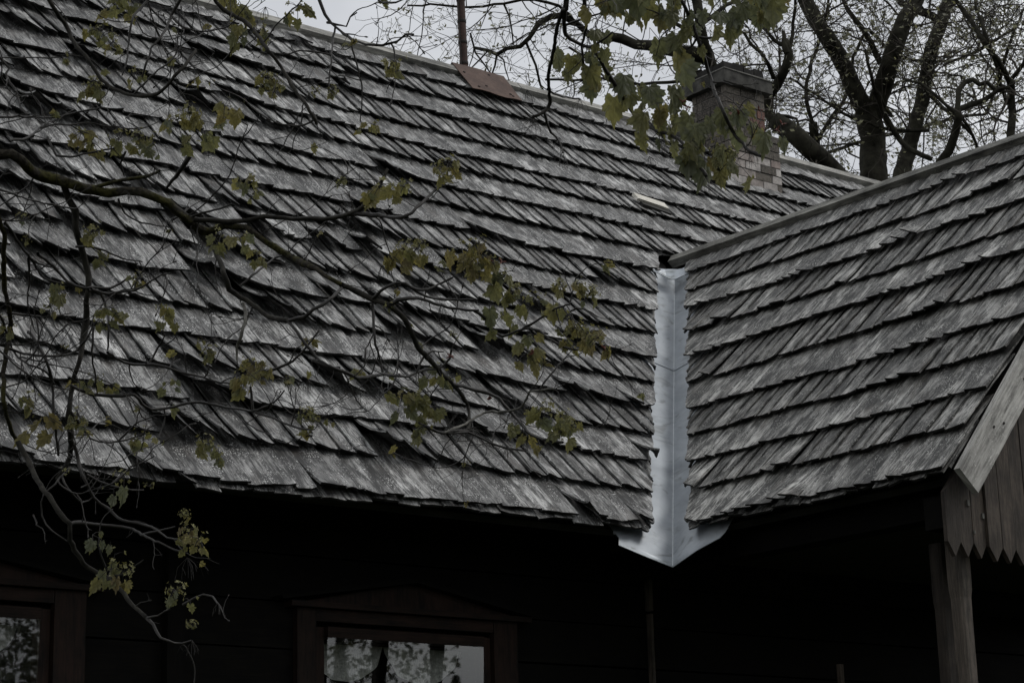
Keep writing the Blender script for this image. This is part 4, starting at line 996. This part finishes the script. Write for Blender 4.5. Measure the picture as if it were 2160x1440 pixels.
# ------------------------------------------------------------------ trees behind the house
def bgtree(label, base_px, dp, limbs, seed, side_n, Ls, leafn=1., group='spring trees behind the house', cat='tree'):
    """limbs: (depth, r0px, r1px, [px pts], side branches per metre)"""
    R = random.Random(seed); g0 = at(base_px[0], base_px[1], dp); root = empty('bare_tree', (g0.x, g0.y, 0), label, cat, group)
    tr = Bag(); tw = Bag(); lf = Bag()
    def inview(p, m=160):
        d = (p-CAM).dot(fw); x = 1080+F*(p-CAM).dot(rt)/d; y = 720-F*(p-CAM).dot(up)/d
        return -m < x-1080+1080 and x < 2160+m and -m < y < 430 and x > 780
    def grow(p, d, L, r, lvl):
        n = max(4, int(L/(.10 if lvl else .06))); q = p.copy(); pts = [q.copy()]; d = d.normalized(); bend = Vector((R.gauss(0, .05), R.gauss(0, .05), R.gauss(.03, .05)))
        for i in range(n):
            wg = (.36, .27, .2)[lvl]; d = (d+bend+Vector((R.gauss(0, wg), R.gauss(0, wg), R.gauss(0, wg)))).normalized(); q = q+d*(L/n); pts.append(q.copy())
            if lvl > 0 and i > 0 and inview(q) and R.random() < (.62 if lvl == 2 else .55):
                s_ = Vector((R.gauss(0, 1), R.gauss(0, 1), R.gauss(.1, 1))); s_ = (s_-d*s_.dot(d)).normalized()
                grow(q, d*R.uniform(.3, 1.)+s_, L*R.uniform(.28, .55), r*(1-.55*i/n)*.62, lvl-1)
            if lvl == 0 and R.random() < .85*leafn and inview(q, 10):
                for _ in range(R.choice((1, 1, 2))):
                    c = q+Vector((R.gauss(0, .02), R.gauss(0, .02), R.gauss(0, .02))); a = Vector((R.gauss(0, 1), R.gauss(0, 1), R.gauss(0, 1))).normalized(); b = a.orthogonal().normalized(); e = R.uniform(.014, .036)*dp/22
                    lf.add([c-a*e, c+b*e*.75, c+a*e, c-b*e*.75], [(0, 1, 2, 3)], None, R.random())
        tw.tube(pts, [max(.0026*dp/22, r*(1-.65*i/n)) for i in range(n+1)], 3 if lvl < 2 else 5, .3)
    for (ld, a, b, pts, dens) in limbs:
        path = smooth_path([at(x, y, ld+.5*noise.noise(Vector((x/150., y/150., seed)))) for x, y in pts], .09)
        path = wig(path, .006, R); n = len(path)
        rr = [(a+(b-a)*i/(n-1))/4400*ld*(1+.10*noise.noise(path[i]*4)) for i in range(n)]
        tr.tube(path, rr, 10 if a > 8 else 6, .3, .12)
        for i in range(1, n):
            if inview(path[i], 420) and R.random() < dens*(path[i]-path[i-1]).length:
                t = (path[i]-path[i-1]).normalized(); s_ = Vector((R.gauss(0, 1), R.gauss(0, 1), R.gauss(.1, .9))); s_ = (s_-t*s_.dot(t)).normalized()
                grow(path[i], t*R.uniform(.1, .7)+s_, R.uniform(*Ls), min(rr[i]*.5, R.uniform(.006, .014)*ld/22), 2)
    # trunk down to the ground
    p0 = at(limbs[0][3][0][0], limbs[0][3][0][1], limbs[0][0]); r0_ = limbs[0][1]/4400*limbs[0][0]
    tr.tube([Vector((p0.x+.15, p0.y, -.1)), Vector((p0.x+.08, p0.y, 1.5)), Vector((p0.x, p0.y, p0.z*.6)), p0+Vector((0, 0, .05))], [r0_*1.5, r0_*1.2, r0_*1.08, r0_], 10, .3, .12)
    o = tr.build('trunk', MOAK, None, True); adopt(o, root)
    o = tw.build('twigs', MBTW); adopt(o, root)
    if lf.v: o = lf.build('spring_leaves', MBUDL); adopt(o, root)
    return root
bgtree('thick forked oak trunk rising behind the porch ridge', (1845, 420), 21, [
 (21, 31, 27, [(1845, 440), (1843, 380), (1840, 320), (1838, 270), (1828, 235)], 2),
 (21, 20, 13, [(1828, 240), (1805, 195), (1785, 150), (1768, 115), (1740, 75), (1715, 30), (1695, -10), (1670, -60), (1620, -160)], 3.5),
 (21, 22, 14, [(1838, 250), (1855, 205), (1868, 160), (1885, 110), (1900, 60), (1925, 15), (1945, -30), (1980, -120)], 3.5),
 (21, 7, 4, [(1858, 135), (1840, 95), (1822, 65), (1800, 35), (1780, 5), (1765, -40)], 3.5),
 (20.6, 5, 3, [(1880, 245), (1845, 185), (1833, 140), (1825, 105)], 3), (20.6, 8, 5, [(1848, 195), (1868, 245), (1890, 285), (1915, 312), (1945, 328), (1965, 336)], 2),
 (20.6, 4, 2.5, [(1960, 275), (1900, 276), (1850, 268), (1800, 248), (1740, 215), (1700, 185), (1665, 165)], 3)], 31, 4, (.8, 1.9))
bgtree('slimmer grey trunk leaning right beside the forked oak', (1890, 420), 24, [
 (24, 18, 13, [(1885, 440), (1900, 380), (1915, 320), (1932, 260), (1945, 210), (1955, 150), (1966, 100), (1985, 45), (2000, 0), (2020, -80)], 3.5),
 (24, 9, 5, [(1985, 45), (1960, 30), (1930, 20), (1900, 5), (1870, -40)], 3), (24, 5, 3, [(1950, 190), (1990, 230), (2020, 250), (2060, 300), (2065, 320)], 3)], 32, 4, (.8, 2.0))
bgtree('dark crooked tree with broken snag behind the chimney', (1780, 460), 18, [
 (18, 27, 19, [(1800, 450), (1775, 395), (1745, 350), (1710, 315), (1680, 290), (1650, 265), (1632, 252)], 2.5),
 (18, 13, 8, [(1640, 262), (1622, 235), (1624, 205), (1640, 175), (1655, 150), (1664, 120), (1660, 98), (1655, 84)], 3),
 (18, 8, 4, [(1660, 112), (1655, 90), (1654, 78), (1652, 66)], 0), (18, 4.5, 3, [(1664, 108), (1669, 85), (1674, 50), (1680, 20), (1678, -40)], 3.5), (18, 4.5, 3, [(1655, 98), (1635, 85), (1615, 65), (1598, 50), (1560, 30)], 3.5),
 (18, 5, 3, [(1632, 165), (1622, 135), (1605, 110), (1585, 90), (1570, 70)], 3.5), (18, 4, 2, [(1622, 245), (1660, 245), (1680, 250), (1692, 290)], 2)], 33, 4, (.6, 1.5), .8)
bgtree('thin upright tree forking near the right edge of the photo', (2135, 420), 20, [
 (20, 10, 8, [(2133, 440), (2135, 330), (2134, 280), (2134, 220), (2130, 170)], 2),
 (20, 6, 4, [(2130, 175), (2112, 140), (2095, 115), (2075, 85), (2050, 50), (2030, 20), (2010, -20), (1990, -90)], 4), (20, 5, 3, [(2130, 172), (2150, 150), (2165, 120), (2190, 80)], 4),
 (20, 4.5, 3, [(2124, 220), (2110, 175), (2096, 120), (2080, 70), (2060, 20), (2050, -40)], 4)], 34, 4, (.8, 1.8))
bgtree('gnarled low tree with hooked branches at right', (1960, 440), 17, [
 (17, 11, 9, [(1960, 460), (1965, 400), (1985, 345), (2000, 320), (2015, 285), (2022, 250), (2018, 232)], 3),
 (17, 7, 4, [(2018, 235), (2022, 212), (2022, 190), (2035, 172), (2052, 168), (2065, 178), (2082, 175), (2098, 188), (2112, 192)], 3), (17, 7, 4, [(2020, 232), (2045, 222), (2070, 215), (2090, 200), (2110, 190), (2130, 185)], 3),
 (17, 4, 3, [(2018, 240), (1990, 215), (1970, 195), (1940, 178), (1905, 168)], 4), (17, 4, 2, [(2030, 250), (2045, 275), (2060, 305)], 2)], 35, 4, (.5, 1.3))
bgtree('spreading tree whose fine canopy hangs behind the rusty pipe', (1520, 460), 16, [
 (16, 12, 10, [(1520, 470), (1515, 300), (1508, 200), (1500, 140), (1490, 95), (1478, 50), (1470, 0), (1440, -60)], 1.5),
 (16, 15, 10, [(1495, 125), (1462, 112), (1430, 106), (1400, 104), (1370, 96), (1340, 92), (1315, 82), (1290, 78)], 4),
 (16, 8, 3.5, [(1300, 79), (1270, 84), (1240, 75), (1215, 52), (1180, 34), (1160, 34), (1135, 50), (1117, 78), (1098, 95), (1072, 107), (1048, 114), (1030, 105), (1000, 101)], 5),
 (16, 2.6, 1.8, [(1048, 114), (1042, 135), (1036, 155), (1030, 190)], 3), (16, 2.2, 1.5, [(992, 70), (1000, 110), (1020, 138), (1045, 170)], 3),
 (16, 3.4, 2, [(1215, 52), (1180, 10), (1100, 0), (1063, 8), (1020, 14), (985, 18), (953, 15), (907, 10), (860, 12)], 6), (16, 2.4, 1.6, [(1063, 10), (1075, 35), (1080, 65), (1083, 95)], 4),
 (16, 5, 3, [(1470, 0), (1400, -40), (1250, -60), (1100, -50), (1000, -30), (930, -20), (870, -25)], 6.5),
 (16, 3.5, 2.2, [(1108, 85), (1120, 110), (1128, 140), (1136, 175), (1150, 200)], 4), (16, 4, 2.5, [(1480, 150), (1440, 170), (1380, 178), (1320, 172), (1260, 165), (1210, 170), (1150, 168)], 5),
 (16, 5, 3, [(1490, 95), (1440, 60), (1400, 35), (1370, 20), (1330, 5), (1300, -30)], 6), (16, 6, 3, [(1478, 50), (1520, 20), (1570, -10)], 5), (16, 3, 2, [(1200, 100), (1230, 120), (1260, 150), (1290, 175)], 5)], 36, 4, (.45, 1.25), 2.4)
bgtree('faint distant tree filling the gaps behind the forked oak', (1720, 460), 30, [
 (30, 12, 10, [(1730, 460), (1725, 380), (1722, 320), (1715, 260)], 3), (30, 5, 3, [(1715, 262), (1700, 200), (1710, 140), (1730, 80), (1745, 20), (1750, -40)], 3.5), (30, 5, 3, [(1722, 300), (1760, 240), (1790, 190), (1800, 120), (1830, 60)], 3.5),
 (30, 4, 3, [(1722, 330), (1780, 310), (1850, 290), (1940, 270), (2010, 250), (2080, 240)], 4), (30, 4, 3, [(1830, 60), (1900, 120), (1990, 130), (2060, 110), (2140, 60)], 3.5), (30, 4, 3, [(2080, 240), (2110, 160), (2130, 90), (2160, 20)], 4)], 37, 4, (1.0, 2.4), 1.2)

# ------------------------------------------------------------------ trees across the yard (seen in the window panes; they shade the wall)
def yardtree(x, y, h, w, n, seed, conic, label, cs=.07):
    R = random.Random(seed); root = empty('spruce_tree' if conic else 'yard_tree', (x, y, 0), label, 'tree', 'trees across the yard')
    B = Bag(); B.tube([(x, y, -.1), (x+.05, y, h*.4), (x, y, h*.93)], [h*.022, h*.015, .02], 7, .3); o = B.build('trunk', MBARK, None, True); adopt(o, root)
    B = Bag()
    for _ in range(int(n*1.7)):
        z = R.uniform(.05, 1) if conic else R.uniform(.03, 1.)
        if conic: rr = w*(1-z)*R.uniform(.3, 1.)+.03; c = None
        else: rr = w*sqrt(max(0, 1-((z-.50)/.50)**2))*sqrt(R.random())
        a = R.uniform(0, 6.28); p = Vector((x+rr*cos(a), y+rr*sin(a), z*h - (rr*.25 if conic else 0)))
        if not conic and noise.noise(p*1.6+Vector((seed, 0, 0))) < -.34: continue
        u = Vector((R.gauss(0, 1), R.gauss(0, 1), R.gauss(0, .8))).normalized(); v = u.orthogonal().normalized(); e = cs*R.uniform(.5, 1.3)*(.7 if conic else 1)
        B.add([p-u*e, p+v*e*.5, p+u*e, p-v*e*.5], [(0, 1, 2, 3)], None, R.random())
    o = B.build('crown', MCONI); adopt(o, root)
for i, (x, y, h, w, n, cn, lb) in enumerate([
    (11.9, -13, 9.5, 3.1, 14000, 0, 'round leafy tree across the yard opposite the left window'), (15.2, -14, 11, 3.0, 6000, 0, 'tallest leafy tree across the yard, reflected in the window'),
    (18.6, -13, 7.2, 1.9, 4200, 0, 'leafy tree across the yard next to the small spruces'), (20.5, -12.4, 3.55, .8, 1500, 1, 'small pointed spruce across the yard beside the leafy trees'),
    (21.3, -12.3, 3.3, .7, 1400, 1, 'smallest pointed spruce across the yard, furthest right'), (6.5, -12, 9, 2.9, 3800, 0, 'broad leafy tree across the yard near the maple'),
    (0.5, -11, 10, 3.2, 3800, 0, 'broad leafy tree behind the viewer'), (-7, -6, 10, 3.2, 3600, 0, 'leafy tree beside the yard, far left of the house')]):
    yardtree(x, y, h, w, n, 60+i, cn, lb)
